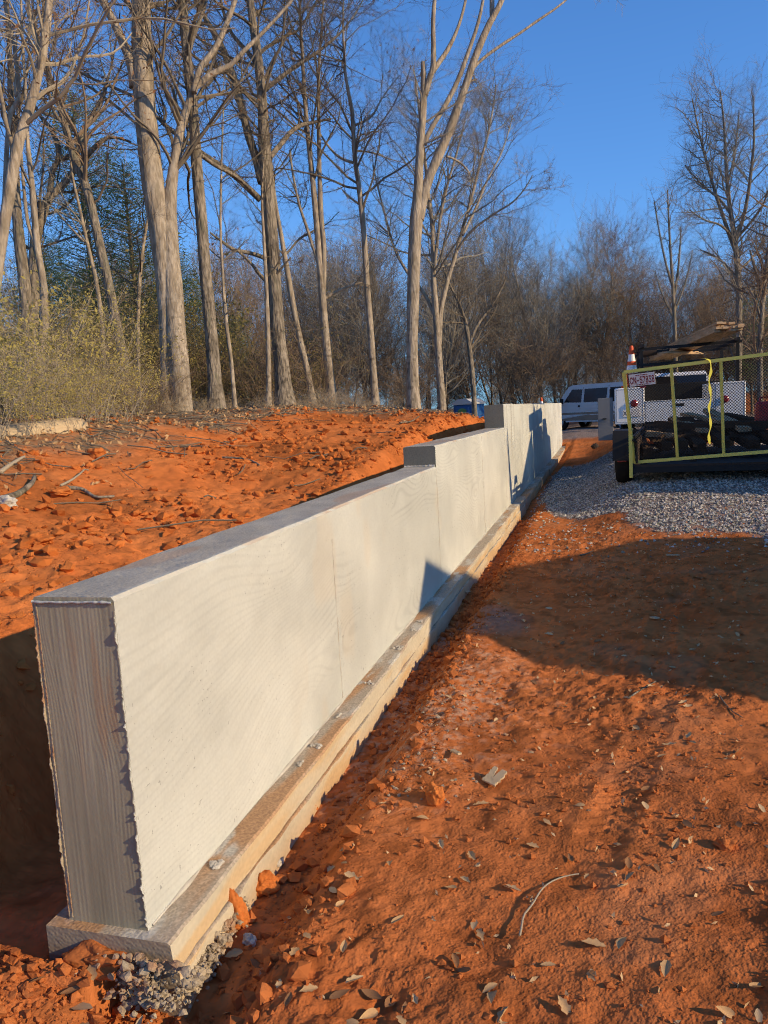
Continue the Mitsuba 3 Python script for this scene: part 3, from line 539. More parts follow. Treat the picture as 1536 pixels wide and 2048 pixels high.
# portable toilet beyond the mound
toi = thing('portable_toilet', 'blue portable toilet with pale roof half hidden behind the red mound', 'portable toilet'); Mt = frame((-5.1, 37.0, -.58), (.45, 1))
put_parts(Mt, toi, [('cabin', box(-.56, .56, -.56, .56, .05, 2.08, .03), 'mat_blue', 30), ('skid', box(-.6, .6, -.6, .6, 0, .08), 'mat_black')])
rp = trimesh.convex.convex_hull(np.array([(x, y, 2.08) for x in (-.62, .62) for y in (-.62, .62)]+[(x, y, 2.16) for x in (-.62, .62) for y in (-.62, .62)]+[(x, y, 2.36) for x in (-.25, .25) for y in (-.6, .6)]))
part(toi, 'roof', place(rp, Mt), 'mat_white_dull', False, 'pale rounded roof'); part(toi, 'door', place(box(-.40, .40, -.60, -.562, .15, 1.95, .01), Mt), 'mat_blue')
em = trimesh.creation.cylinder(.26, .01, sections=28); em.apply_transform(np.diag([1, .55, 1, 1.0])); em.apply_transform(XZ); em.apply_translation((0, -.606, 1.76)); part(toi, 'emblem', place(em, Mt), 'mat_green', False, 'green oval emblem')
b = thing('job_box', 'small pale box showing above the red mound left of the blue toilet', 'box'); Mb = frame((-3.9, 22.2, .25), (.3, 1))
part(b, 'box_body', place(box(-.30, .30, -.25, .25, 0, 1.02, .02), Mb), 'mat_white_dull', 30); part(b, 'lid', place(box(-.33, .33, -.28, .28, 1.022, 1.10, .02), Mb), 'mat_white', 30)
q = at(1083, 800, 29.5); cone(q[0], q[1], q[2]-.62, 1.0, 'orange and white cone tip peeking above the far top of the concrete wall')
lump = at(1190, 903, 22); single('dark_clod', blob((lump[0], lump[1], Gs(lump[0], lump[1])+.05), (.10, .09, .09), 5, .5, 3), 'mat_rust', True, 'dark lump on the dirt beyond the trailer wheel', 'rock')

# shed outside the frame on the right whose gable throws the broad shadow
sh = thing('site_shed', 'plain board shed outside the right of the frame with an uneven gable roof', 'shed')
pf = [(1.0, -.1), (1.0, 2.02), (2.17, 3.20), (5.1, 2.20), (5.1, -.1)]
def prism(poly, x0, x1): 
    m = trimesh.creation.extrude_polygon(Polygon(poly), x1-x0, engine='earcut'); u = m.vertices; m = trimesh.Trimesh(np.c_[u[:, 2]+x0, u[:, 0], u[:, 1]], m.faces); m.fix_normals(); return m
part(sh, 'walls', prism(pf, 6.85, 10.5), 'mat_plank')
for (ya, za), (yb, zb) in (((.80, 1.86), (2.17, 3.24)), ((2.17, 3.24), (5.2, 2.21))):
    part(sh, 'roof', prism([(ya, za), (yb, zb), (yb, zb+.04), (ya, za+.04)], 6.83, 10.6), 'mat_grey_metal')
part(sh, 'door', box(6.80, 6.845, 2.6, 3.6, -.05, 1.95), 'mat_twig_grey')

so = thing('outbuilding', 'grey metal sided outbuilding with a rising roof outside the right of the frame', 'outbuilding')
pf = [(7.2, -.1), (7.2, 2.5), (9.33, 2.97), (11.75, 3.83), (11.75, -.1)]
part(so, 'walls', prism(pf, 6.9, 7.95), 'mat_grey_metal')
for (ya, za), (yb, zb) in (((7.15, 2.50), (9.33, 2.985)), ((9.33, 2.985), (11.77, 3.845))): part(so, 'roof', prism([(ya, za), (yb, zb), (yb, zb+.04), (ya, za+.04)], 6.88, 8.0), 'mat_grey_metal')
for i in range(13): part(so, 'rib', box(6.86, 6.897, 7.35+i*.345, 7.47+i*.345, 0, 2.4), 'mat_grey_metal')

# ------------------------------------------------------------------ trees
def grow(P, R, n, t0, t1, L, ang, up, wob, k, rr, rg, minr=.003, tiprat=.3, pr=.5):
    """children of branches P (N,k0,3), R (N,k0): n per branch; L: length as fraction of the parent's (or array)"""
    N, k0, _ = P.shape; seg = np.linalg.norm(np.diff(P, axis=1), axis=2).sum(1)
    ns = n if isinstance(n, np.ndarray) else np.full(N, n); idx = np.repeat(np.arange(N), ns); m = len(idx)
    t = rg.uniform(t0, t1, m)*(k0-1); i = np.minimum(t.astype(int), k0-2); f = (t-i)[:, None]
    p = P[idx, i]*(1-f)+P[idx, i+1]*f; tan = P[idx, i+1]-P[idx, i]; tan /= np.linalg.norm(tan, axis=1, keepdims=True)+1e-9
    r = (R[idx, i]*(1-f[:, 0])+R[idx, i+1]*f[:, 0])
    rnd = rg.normal(size=(m, 3)); per = rnd-(rnd*tan).sum(1, keepdims=True)*tan; per /= np.linalg.norm(per, axis=1, keepdims=True)
    a = np.radians(rg.normal(ang, 13, m))[:, None]; d = np.cos(a)*tan+np.sin(a)*per
    ln = (L(seg[idx], t/(k0-1)) if callable(L) else seg[idx]*L)*rg.uniform(.55, 1.25, m)
    out = [p]; 
    for s in range(k-1):
        d = d + wob*rg.normal(size=(m, 3)) + np.array([0, 0, up]); d /= np.linalg.norm(d, axis=1, keepdims=True); p = p + d*(ln/(k-1))[:, None]; out.append(p)
    r0 = np.maximum(np.minimum(r*pr, rr*ln), minr); RR = r0[:, None]*np.linspace(1, tiprat, k)[None]
    return np.stack(out, 1), np.maximum(RR, minr*.7)
def leaf_quads(P, n, size, rg, spread=.04):
    N = len(P); idx = rg.integers(0, N, n); k = rg.integers(P.shape[1]//2, P.shape[1], n); c = P[idx, k] + rg.normal(0, spread, (n, 3))
    a = rg.normal(size=(n, 3)); a /= np.linalg.norm(a, axis=1, keepdims=True); b = np.cross(a, rg.normal(size=(n, 3))); b /= np.linalg.norm(b, axis=1, keepdims=True)
    s = (size*rg.uniform(.6, 1.4, n))[:, None]; nn = np.cross(a, b)
    v = np.stack([c-a*s, c+b*s*.42+nn*s*.12, c+a*s, c-b*s*.42+nn*s*.12], 1).reshape(-1, 3); i = np.arange(n)*4
    return trimesh.Trimesh(v, np.vstack([np.stack([i, i+1, i+3], 1), np.stack([i+1, i+2, i+3], 1)]), process=False)
def limb(px, D, dD=0.0, k=26):
    """pixel polyline with widths -> world polyline and radii"""
    q = resample(np.array(px, float), k); t = np.linspace(0, 1, k)
    P = np.array([at(x, y, D+dD*tt) for (x, y, w), tt in zip(q, t)]); return P, q[:, 2]/2/FPX*(D+dD*t)
def root(P, R, flare=1.0):
    """sink the base into the ground and flare it"""
    g = Gs(P[0, 0], P[0, 1]); P = P.copy(); R = R.copy()
    z0 = P[0, 2]; h = P[:, 2]
    if P[0, 2] > g-.12:
        e = P[0].copy(); e[2] = g-.15; P = np.vstack([e[None], P]); R = np.r_[R[0]*1.1, R]
    hh = P[:, 2]-g; R = R*(1+.45*flare*np.exp(-np.clip(hh, 0, 9)/.22)); return P, R
def trunk_mesh(limbs, sides=14, seed=0, rough=.06):
    ms = []
    for P, R in limbs:
        m = cap(P, R, sides); v = m.vertices; c = np.repeat(np.vstack([P[:1], P, P[-1:]]), sides, axis=0); 
        a = N3(np.c_[v[:, 0]*9, v[:, 1]*9, v[:, 2]*1.6]+seed, 3, 61)-.5
        m.vertices = c + (v-c)*(1+rough*4*a)[:, None]; ms.append(m)
    return cat(ms)
def tree(name, label, D, px, barkm='mat_bark_dark', twigm='mat_twig', seed=0, dens=1.0, top=3.0, leaves=0, leafm='mat_leaf_rust', group=None, dD=None, low=.45, tlen=1.0, cat_='tree', lim_side=1.0):
    rg = np.random.default_rng(1000+seed); limbs = []
    for i, q in enumerate(px):
        d0 = D; P, R = limb(q, D if not dD else D+dD[i][0], dD[i][1] if dD else 0.0)
        if i == 0: P, R = root(P, R)
        limbs.append((P, R))
    K = 26; LP = np.stack([resample(P, K) for P, R in limbs]); LR = np.stack([np.interp(np.linspace(0, 1, K), np.linspace(0, 1, len(R)), R) for P, R in limbs])
    seg = np.linalg.norm(np.diff(LP, axis=1), axis=2).sum(1)
    n1 = np.maximum(2, (seg*2.0*dens)).astype(int); l1 = low
    A = grow(LP, LR, n1, l1, .99, lambda s, t: np.clip(1.0+.16*s, .8, 2.6)*(1.15-.5*t)*tlen, 52, .05, .16, 9, .016, rg, .006)
    if len(px) == 1 and low > .3:
        A0 = grow(LP[:1], LR[:1], max(2, int(4*dens)), .18, low, lambda s, t: .7+0*s, 65, .05, .2, 9, .012, rg, .005); A = tuple(np.concatenate(z) for z in zip(A, A0))
    B = grow(*A, 7, .12, .98, .52, 42, .04, .20, 6, .012, rg, .0038)
    Cc = grow(*B, 6, .15, 1.0, .50, 38, .03, .22, 4, .010, rg, .0028)
    k = thing(name, label, cat_, group)
    part(k, 'trunk', trunk_mesh(limbs, seed=seed), barkm, True)
    part(k, 'crown', cat([tubes(*A, 5), tubes(*B, 3), tubes(*Cc, 3)]), twigm, False, None, 'stuff')
    if leaves: part(k, 'dead_leaves', leaf_quads(np.concatenate([Cc[0]]), leaves, .035, rg), leafm)
    return k
# the row of trunks on the bank, left to right
tree('tree', 'pale mottled trunk leaning up from the left frame edge, the nearest tree on the left', 9.5, [
    [(-62, 900, 28), (-35, 740, 24), (-8, 560, 21), (5, 470, 21), (20, 380, 22), (35, 290, 21), (55, 230, 19), (75, 160, 17), (88, 90, 16), (97, 20, 15), (103, -60, 13), (112, -260, 9), (120, -520, 4)],
    [(8, 455, 9), (12, 330, 9), (20, 230, 9), (38, 190, 8), (28, 90, 7), (10, 10, 6), (0, -120, 4)],
    [(30, 300, 8), (14, 255, 8), (4, 200, 7), (-10, 120, 6), (-30, 0, 4)], [(82, 120, 7), (66, 50, 7), (52, -20, 6), (40, -160, 4)], [(30, 190, 4), (60, 70, 4), (90, 55, 3), (170, 15, 2)]],
    'mat_bark_pale', 'mat_twig_pale', 1, .8, leaves=260, leafm='mat_leaf_rust', dD=[(0, 0), (0, .6), (0, -.5), (0, .4), (.2, .8)])
tree('tree', 'slender curving pale trunk standing in the yellow green shrubs', 10.5, [
    [(82, 830, 15), (80, 780, 15), (79, 710, 15), (89, 645, 17), (88, 580, 15), (75, 500, 14), (68, 420, 12), (62, 350, 10), (55, 280, 8), (52, 200, 6), (45, 80, 5), (40, -80, 3)],
    [(72, 490, 8), (55, 440, 7), (48, 380, 6), (38, 250, 5), (25, 120, 3)]], 'mat_bark_pale', 'mat_twig', 2, .7, leaves=60)
tree('tree', 'dark thick trunk with one sunlit edge rising behind the shrubs at far left', 14, [
    [(62, 760, 24), (55, 650, 23), (48, 560, 22), (38, 480, 21), (33, 420, 18), (30, 340, 16), (24, 240, 13), (20, 120, 10), (10, -60, 7), (0, -260, 3)]], 'mat_bark_dark', 'mat_twig', 3, .8, leaves=100)
tree('tree', 'dark forked trunk with long limbs spreading right, second row at far left', 15, [
    [(62, 760, 24), (66, 600, 23), (72, 480, 21), (85, 425, 20), (100, 392, 17), (125, 372, 14), (148, 340, 12), (185, 300, 10), (215, 275, 7), (262, 284, 4)],
    [(100, 390, 12), (105, 345, 11), (118, 310, 11), (108, 270, 10), (80, 230, 7), (60, 190, 4)], [(125, 320, 8), (160, 290, 8), (178, 240, 7), (205, 190, 5), (225, 120, 4), (240, 20, 2)]], 'mat_bark_dark', 'mat_twig', 4, 1.2, leaves=120)
tree('tree', 'brown trunk leaning left with rusty leaves still hanging on its upper branches', 13.5, [
    [(256, 800, 20), (250, 740, 20), (235, 660, 19), (215, 560, 19), (195, 470, 18), (175, 380, 17), (150, 320, 16), (135, 270, 14), (115, 200, 11), (98, 160, 9), (80, 90, 6), (60, -30, 3)],
    [(148, 315, 9), (165, 275, 8), (172, 250, 6), (200, 215, 4), (215, 160, 3)], [(128, 250, 7), (105, 215, 6), (95, 150, 5), (110, 80, 4), (150, 20, 2)]], 'mat_bark_dark', 'mat_twig_brown', 5, 1.1, leaves=700, leafm='mat_leaf_rust', dD=[(0, 0), (0, .7), (0, -.6)])
tree('sapling', 'thin pale sapling bending left between two larger trunks at left', 14.5, [[(209, 800, 7), (207, 700, 8), (203, 640, 8), (192, 560, 8), (178, 500, 7), (160, 420, 6), (142, 330, 4), (135, 220, 3)], [(175, 490, 5), (150, 465, 4), (110, 420, 3), (85, 400, 2)]], 'mat_bark_pale', 'mat_twig_grey', 6, .8)
tree('sapling', 'slim straight sapling just left of the thick double trunk', 14.8, [[(280, 810, 8), (276, 660, 7), (281, 540, 7), (290, 470, 6), (298, 420, 5), (300, 300, 3)]], 'mat_bark_pale', 'mat_twig', 7, .8)
tree('tree', 'thickest tree on the bank, a pale double trunk that forks above head height', 14, [
    [(338, 845, 30), (336, 760, 30), (334, 650, 32), (328, 550, 36), (318, 450, 42), (306, 370, 44), (293, 250, 43), (286, 150, 42), (283, 60, 38), (280, -30, 36), (274, -220, 28), (270, -420, 18), (266, -640, 8)],
    [(367, 845, 42), (360, 760, 42), (351, 660, 41), (344, 560, 40), (338, 480, 38), (337, 430, 33), (341, 390, 26), (347, 340, 21), (354, 295, 19), (364, 245, 17), (376, 210, 15), (390, 175, 14), (420, 150, 12), (455, 135, 10), (490, 100, 9), (540, 50, 7), (600, -20, 5), (650, -100, 3)],
    [(270, 175, 22), (262, 125, 20), (250, 95, 18), (228, 45, 16), (203, -5, 15), (175, -110, 11), (150, -250, 6)],
    [(388, 185, 12), (402, 135, 13), (425, 105, 12), (450, 55, 11), (470, 0, 9), (505, -140, 6)],
    [(290, 205, 6), (250, 185, 6), (190, 160, 5), (130, 130, 4), (70, 120, 2)], [(275, 250, 6), (235, 215, 6), (180, 175, 5), (120, 140, 3)]],
    'mat_bark_pale', 'mat_twig', 8, 1.0, leaves=220, dD=[(0, 0), (-.06, .3), (0, -.6), (0, .5), (0, .8), (0, 1.2)])
tree('tree', 'straight brown trunk just right of the thick double trunk', 15, [
    [(434, 820, 30), (428, 740, 27), (420, 640, 25), (412, 560, 24), (402, 430, 23), (393, 320, 22), (384, 200, 20), (373, 100, 18), (365, 0, 18), (356, -150, 14), (348, -330, 9), (340, -520, 4)],
    [(372, 120, 9), (392, 60, 8), (410, 10, 7), (425, -90, 4)], [(390, 300, 8), (430, 330, 8), (470, 352, 7), (510, 390, 5)]], 'mat_bark_dark', 'mat_twig', 9, 1.0, leaves=160, dD=[(0, 0), (0, .4), (0, 1.5)])
tree('sapling', 'thin twiggy sapling between the straight brown trunk and the forked oak', 16, [[(470, 815, 8), (462, 720, 8), (452, 640, 8), (446, 560, 6), (441, 450, 5), (443, 330, 4), (448, 200, 2)]], 'mat_bark_pale', 'mat_twig', 10, .9)
tree('tree', 'grey forked oak with crooked limbs in mid tree row', 17, [
    [(572, 822, 36), (564, 740, 31), (556, 660, 28), (550, 590, 27), (545, 500, 27), (537, 400, 27), (530, 320, 26), (526, 230, 21), (517, 120, 18), (506, 50, 16), (495, -60, 13), (488, -220, 8), (480, -400, 4)],
    [(524, 365, 18), (513, 320, 17), (497, 270, 16), (476, 185, 15), (455, 120, 14), (425, 60, 11), (395, 10, 8), (360, -90, 4)],
    [(521, 400, 12), (500, 380, 13), (470, 352, 12), (420, 318, 11), (375, 285, 9), (330, 250, 7), (280, 190, 4)],
    [(540, 315, 11), (560, 290, 10), (598, 252, 9), (625, 245, 6), (662, 238, 4)], [(530, 180, 10), (578, 142, 8), (640, 100, 6), (690, 55, 4), (730, -10, 2)],
    [(520, 140, 8), (500, 110, 8), (460, 60, 7), (440, -20, 4)], [(538, 520, 9), (500, 506, 8), (470, 500, 7), (440, 480, 5), (420, 465, 3)], [(541, 570, 8), (520, 550, 7), (505, 530, 6), (470, 498, 4)], [(541, 565, 6), (556, 545, 5), (582, 515, 3)]],
    'mat_bark_dark', 'mat_twig', 11, 1.4, leaves=420, leafm='mat_leaf_rust', dD=[(0, 0), (0, .6), (0, -1), (0, .8), (0, -.5), (0, .6), (0, -.6), (0, -.4), (0, -.3)])
tree('sapling', 'slender trunk wrapped in dry vine growing against the middle oak', 16.6, [[(537, 822, 11), (537, 740, 10), (535, 650, 10), (532, 560, 8), (528, 480, 6), (524, 400, 5), (530, 300, 3)]], 'mat_bark_pale', 'mat_twig', 12, .8)
tree('tree', 'thin spotted trunk leaning left beside the middle oak', 18, [[(627, 812, 14), (614, 740, 13), (600, 680, 12), (586, 610, 12), (575, 545, 11), (562, 470, 9), (550, 400, 7), (540, 300, 5), (530, 180, 3)]], 'mat_bark_pale', 'mat_twig', 13, 1.0)
tree('tree', 'pale twin stemmed tree splitting at head height right of the middle oak', 18, [
    [(666, 818, 20), (658, 740, 18), (650, 660, 16), (645, 600, 15), (639, 520, 13), (631, 420, 12), (622, 330, 10), (612, 230, 9), (605, 120, 7), (598, -20, 5), (590, -200, 2)],
    [(646, 590, 11), (648, 500, 10), (642, 430, 10), (638, 300, 8), (637, 170, 6), (645, 30, 4), (655, -120, 2)], [(640, 540, 6), (615, 460, 6), (596, 400, 5), (580, 300, 4)], [(645, 600, 7), (680, 580, 5), (725, 565, 3)]], 'mat_bark_pale', 'mat_twig', 14, 1.5, leaves=260, leafm='mat_leaf_rust')
tree('tree', 'slim brown trunk with a low crooked limb left of the tall pruned tree', 18, [
    [(752, 820, 16), (746, 740, 14), (741, 660, 13), (735, 580, 12), (728, 470, 11), (719, 380, 10), (709, 310, 9), (705, 230, 8), (691, 150, 6), (686, 50, 4), (690, -60, 2)],
    [(706, 325, 6), (680, 315, 5), (655, 290, 4), (630, 245, 3)], [(722, 410, 5), (700, 395, 4), (685, 380, 3)], [(710, 250, 5), (745, 230, 4), (762, 200, 3), (800, 150, 2)]], 'mat_bark_pale', 'mat_twig', 15, 1.6, leaves=300, leafm='mat_leaf_rust')
tree('tree', 'tall smooth tree with a sawn off stub and long stems leaning right against the sky', 17, [
    [(827, 815, 27), (825, 750, 24), (824, 690, 23), (826, 600, 24), (829, 500, 25), (833, 430, 26), (836, 390, 20), (838, 330, 17), (843, 260, 15), (847, 210, 14), (847, 170, 12), (846, 124, 9)],
    [(838, 440, 20), (848, 390, 20), (862, 345, 18), (878, 310, 19), (896, 268, 18), (912, 225, 17), (930, 175, 15), (945, 130, 14), (962, 85, 14), (980, 45, 13), (1002, 5, 11), (1025, -60, 9), (1050, -200, 5), (1062, -330, 2)],
    [(848, 288, 11), (862, 258, 10), (880, 228, 10), (902, 190, 10), (922, 145, 9), (938, 100, 8), (955, 50, 7), (966, 0, 6), (975, -90, 4), (985, -200, 2)],
    [(849, 190, 14), (858, 160, 12), (867, 130, 11), (867, 90, 10), (866, 50, 9), (869, 0, 8), (874, -100, 5), (880, -240, 2)], [(860, 150, 11), (878, 125, 10), (895, 100, 9), (912, 65, 7), (924, 30, 6), (935, -20, 5), (950, -130, 2)],
    [(936, 148, 7), (965, 118, 6), (1000, 92, 6), (1040, 66, 5), (1080, 38, 5), (1115, 14, 4), (1150, -18, 3), (1180, -70, 2)], [(985, 40, 11), (984, 15, 10), (986, -40, 8), (990, -160, 4)],
    [(920, 175, 3), (935, 166, 3), (955, 158, 3)], [(915, 275, 4), (922, 270, 4)], [(893, 313, 4), (915, 322, 4), (940, 348, 3)]],
    'mat_bark_pale', 'mat_twig_pale', 16, .40, low=.7, dD=[(0, 0), (0, .5), (0, .3), (0, -.5), (0, .5), (.4, .6), (.4, .3), (.3, 0), (.2, 0), (.2, .4)])
tree('tree', 'pale many stemmed tree fanning out right of the tall pruned tree', 21, [
    [(884, 815, 18), (879, 740, 15), (875, 680, 14), (870, 600, 12), (866, 540, 10), (865, 460, 8), (858, 400, 7), (850, 320, 6), (838, 220, 4), (830, 150, 2)],
    [(878, 690, 12), (880, 640, 10), (893, 570, 9), (908, 520, 8), (922, 470, 7), (942, 400, 6), (962, 320, 5), (980, 250, 4), (992, 170, 2)], [(868, 560, 7), (880, 440, 6), (895, 370, 5), (915, 300, 4), (935, 220, 2)],
    [(915, 500, 6), (945, 460, 5), (985, 430, 4), (1030, 400, 3), (1065, 350, 2)], [(872, 640, 8), (850, 590, 7), (815, 545, 6), (790, 500, 5), (770, 430, 4), (745, 330, 2)], [(925, 470, 6), (950, 420, 5), (975, 360, 4), (1005, 300, 3), (1025, 230, 2)]],
    'mat_bark_pale', 'mat_twig_grey', 17, 2.2, dD=[(0, 0), (0, .8), (0, -.8), (0, -1.2), (0, .9), (0, 1.5)])
tree('tree', 'dark slim trunk right of the fanning pale tree', 26, [[(948, 800, 10), (944, 740, 10), (938, 690, 9), (930, 640, 8), (915, 600, 6), (895, 560, 4), (880, 500, 3)], [(938, 690, 7), (955, 650, 6), (985, 610, 5), (1010, 560, 3)]], 'mat_bark_dark', 'mat_twig', 18, 1.8)
tree('tree', 'tall grey tree with an airy pointed crown at the right edge of the frame', 33, [
    [(1474, 790, 13), (1478, 700, 12), (1478, 600, 12), (1474, 520, 11), (1468, 470, 10), (1458, 400, 8), (1452, 330, 6), (1448, 250, 4), (1440, 180, 2)],
    [(1470, 500, 8), (1452, 450, 7), (1432, 390, 6), (1412, 320, 5), (1395, 250, 3), (1385, 200, 2)], [(1472, 480, 8), (1488, 430, 7), (1500, 360, 6), (1508, 270, 4), (1505, 190, 2)], [(1462, 430, 5), (1440, 400, 5), (1405, 370, 3), (1370, 330, 2)],
    [(1478, 470, 6), (1505, 440, 5), (1530, 400, 4), (1545, 330, 2)], [(1455, 370, 4), (1470, 300, 4), (1478, 220, 2)], [(1470, 490, 5), (1440, 450, 4), (1410, 440, 3), (1380, 420, 2)], [(1476, 540, 5), (1500, 520, 4), (1530, 470, 3)], [(1474, 560, 5), (1440, 520, 4), (1400, 500, 2)]],
    'mat_bark_dark', 'mat_twig_grey', 19, 2.6, low=.35, tlen=.95, dD=[(0, 0)]+[(0, 1.5), (0, -1.5), (0, 2), (0, -2), (0, 1), (0, -2), (0, 2), (0, 1)])
tree('tree', 'slender poplar like tree with upswept branches left of the tall right tree', 40, [
    [(1352, 760, 9), (1350, 680, 8), (1347, 600, 7), (1342, 520, 5), (1338, 450, 4), (1335, 380, 2)], [(1348, 580, 5), (1330, 520, 4), (1318, 460, 3), (1308, 400, 2)], [(1349, 590, 5), (1358, 520, 4), (1362, 450, 2)], [(1350, 640, 4), (1325, 590, 3), (1310, 540, 2)], [(1350, 620, 4), (1372, 560, 3), (1385, 500, 2)]], 'mat_bark_dark', 'mat_twig_grey', 20, .9, tlen=.8)
tree('tree', 'brown trunk at the very right edge with clinging dead leaves', 29, [[(1520, 790, 11), (1520, 700, 11), (1524, 620, 10), (1532, 540, 9), (1545, 440, 7), (1555, 330, 4)], [(1522, 640, 6), (1505, 590, 5), (1490, 560, 3)], [(1526, 600, 6), (1510, 540, 5), (1500, 500, 3)]], 'mat_bark_dark', 'mat_twig_brown', 21, 2.2, leaves=900, leafm='mat_leaf_brown', low=.2)

# background woods: bare tree kinds as shape groups, each copy a thing with trunk and crown
def proto(key, seed, h, spread, twigm, n1=16, multi=1, up=.10, low=.25, leaves=0):
    rg = np.random.default_rng(seed); K = 14; LP, LR = [], []
    for s in range(multi):
        p = np.array([rg.normal(0, .12), rg.normal(0, .12), -.4]); d = np.array([rg.normal(0, .05+.10*(multi > 1)), rg.normal(0, .05+.10*(multi > 1)), 1.0]); P = []
        hh = h*rg.uniform(.8, 1.0) if s else h
        for i in range(K): P.append(p.copy()); d = d+rg.normal(0, .05, 3)*[1, 1, 0]; d /= np.linalg.norm(d); p = p+d*hh/(K-1)
        LP.append(P); LR.append((.011*h if multi == 1 else .007*h)*np.linspace(1.1, .12, K))
    LP, LR = np.array(LP), np.array(LR)
    A = grow(LP, LR, n1, low, .97, lambda s, t: spread*(1.2-.75*np.abs(t-.35)), 42, up, .13, 8, .013, rg, .012)
    B = grow(*A, 10, .1, .98, .48, 38, up*.7, .16, 5, .011, rg, .008); Cc = grow(*B, 6, .1, 1.0, .52, 36, .05, .2, 3, .009, rg, .0065)
    g = {'type': 'shapegroup', 'trunk': mikit.ply(cat([cap(P, R, 8) for P, R in zip(LP, LR)]), 'mat_bark_dark', smooth=True), 'crown': mikit.ply(cat([tubes(*A, 4), tubes(*B, 3), tubes(*Cc, 3)]), twigm)}
    if leaves: g['dead_leaves'] = mikit.ply(leaf_quads(Cc[0], leaves, .05, rg), 'mat_leaf_brown')
    scene[key] = g
proto('grp_woods_a', 11, 11.5, 4.0, 'mat_twig_grey', 40, 1, .14); proto('grp_woods_b', 12, 10.5, 3.6, 'mat_twig_brown', 26, 2, .13, leaves=300); proto('grp_woods_c', 13, 10.0, 3.8, 'mat_twig_grey', 22, 3, .16); proto('grp_woods_d', 14, 13.0, 3.0, 'mat_twig_grey', 38, 1, .15); proto('grp_woods_e', 15, 6.0, 2.4, 'mat_twig_brown', 18, 3, .06, .1)
def inst(name, grp, x, y, rz, s, label, cat_, group, dz=0.0):
    k = thing(name, label, cat_, group); scene[k] = {'type': 'instance', 'g': {'type': 'ref', 'id': grp}, 'to_world': T4().translate([float(x), float(y), float(macro(np.array([x]), np.array([y]))[0])+dz]).rotate([0, 0, 1], float(rz)).scale(float(s))}
rg = np.random.default_rng(99)
WK = {'a': 'single trunked', 'b': 'brownish twin stemmed', 'c': 'three stemmed', 'd': 'tall narrow'}
def wood(px, D, s, kind, grp_lab):
    q = at(px, 790, D); lb, gp_ = grp_lab; zn = 'behind the left thicket' if px < 330 else 'behind the forked oak' if px < 640 else 'behind the tall pruned tree' if px < 900 else 'left of the white van'
    if grp_lab is L1: lb = f'{WK[kind]} bare tree in the far woods {zn}'; gp_ = f'{WK[kind]} bare trees {zn}'
    else: lb = lb.replace('bare', WK[kind]+' bare'); gp_ = gp_.replace('bare', WK[kind]+' bare')
    inst('forest_tree', 'grp_woods_'+kind, q[0], q[1], rg.uniform(0, 360), s, lb, 'tree', gp_)
L1 = ('bare tree in the grey brown woods behind the tree row', 'bare trees in the woods behind the row'); L2 = ('bare rounded tree of the dark clump beyond the white van', 'bare trees beyond the van'); L3 = ('bare tree in the dark wood edge behind the truck at right', 'bare trees behind the truck')
for px in range(-160, 1100, 48):
    D = rg.uniform(30, 52); wood(px+rg.normal(0, 16), D, rg.uniform(.80, 1.1)*D/46*(1.0 if px > 600 else .9), 'abcab'[rg.integers(5)], L1)
for px in range(560, 1130, 56): D = rg.uniform(42, 60); wood(px+rg.normal(0, 12), D, rg.uniform(.70, .95)*D/50, 'bacbd'[rg.integers(5)], L1)
for px, D, s, k in ((1110, 50, .95, 'c'), (1150, 52, 1.12, 'a'), (1185, 50, 1.22, 'b'), (1245, 50, 1.1, 'c'), (1270, 53, 1.05, 'a'), (1300, 50, .85, 'b'), (1060, 52, 1.05, 'b'), (1170, 58, 1.2, 'c')): wood(px, D, s*.88, k, L2)
for px in range(1310, 1720, 26): D = rg.uniform(38, 54); wood(px+rg.normal(0, 10), D, rg.uniform(.55, .80)*D/44, 'abcb'[rg.integers(4)], L3)
for px in range(-150, 1700, 72):
    D = rg.uniform(36, 58); q = at(px+rg.normal(0, 14), 790, D); lb = ('low bare thicket at the foot of the far woods', 'bare thickets at the foot of the woods')
    inst('thicket', 'grp_woods_e', q[0], q[1], rg.uniform(0, 360), rg.uniform(.55, .9), lb[0], 'thicket', lb[1])
# far second belt so that the horizon closes, one mass
n = 0
for px in range(-300, 1900, 30):
    for D in (85,):
        q = at(px+rg.normal(0, 12), 790, D+rg.uniform(-8, 8)); k = f'distant_woods__{n+1:03d}'; n += 1
        scene[k] = {'type': 'instance', 'g': {'type': 'ref', 'id': 'grp_woods_'+'bce'[n % 3]}, 'to_world': T4().translate([float(q[0]), float(q[1]), -.3]).rotate([0, 0, 1], float(rg.uniform(0, 360))).scale(float(rg.uniform(.55, .8)))}
lab('distant_woods', 'distant belt of bare brown woods closing the horizon', 'woods', None, 'stuff'); USED.add('distant_woods')

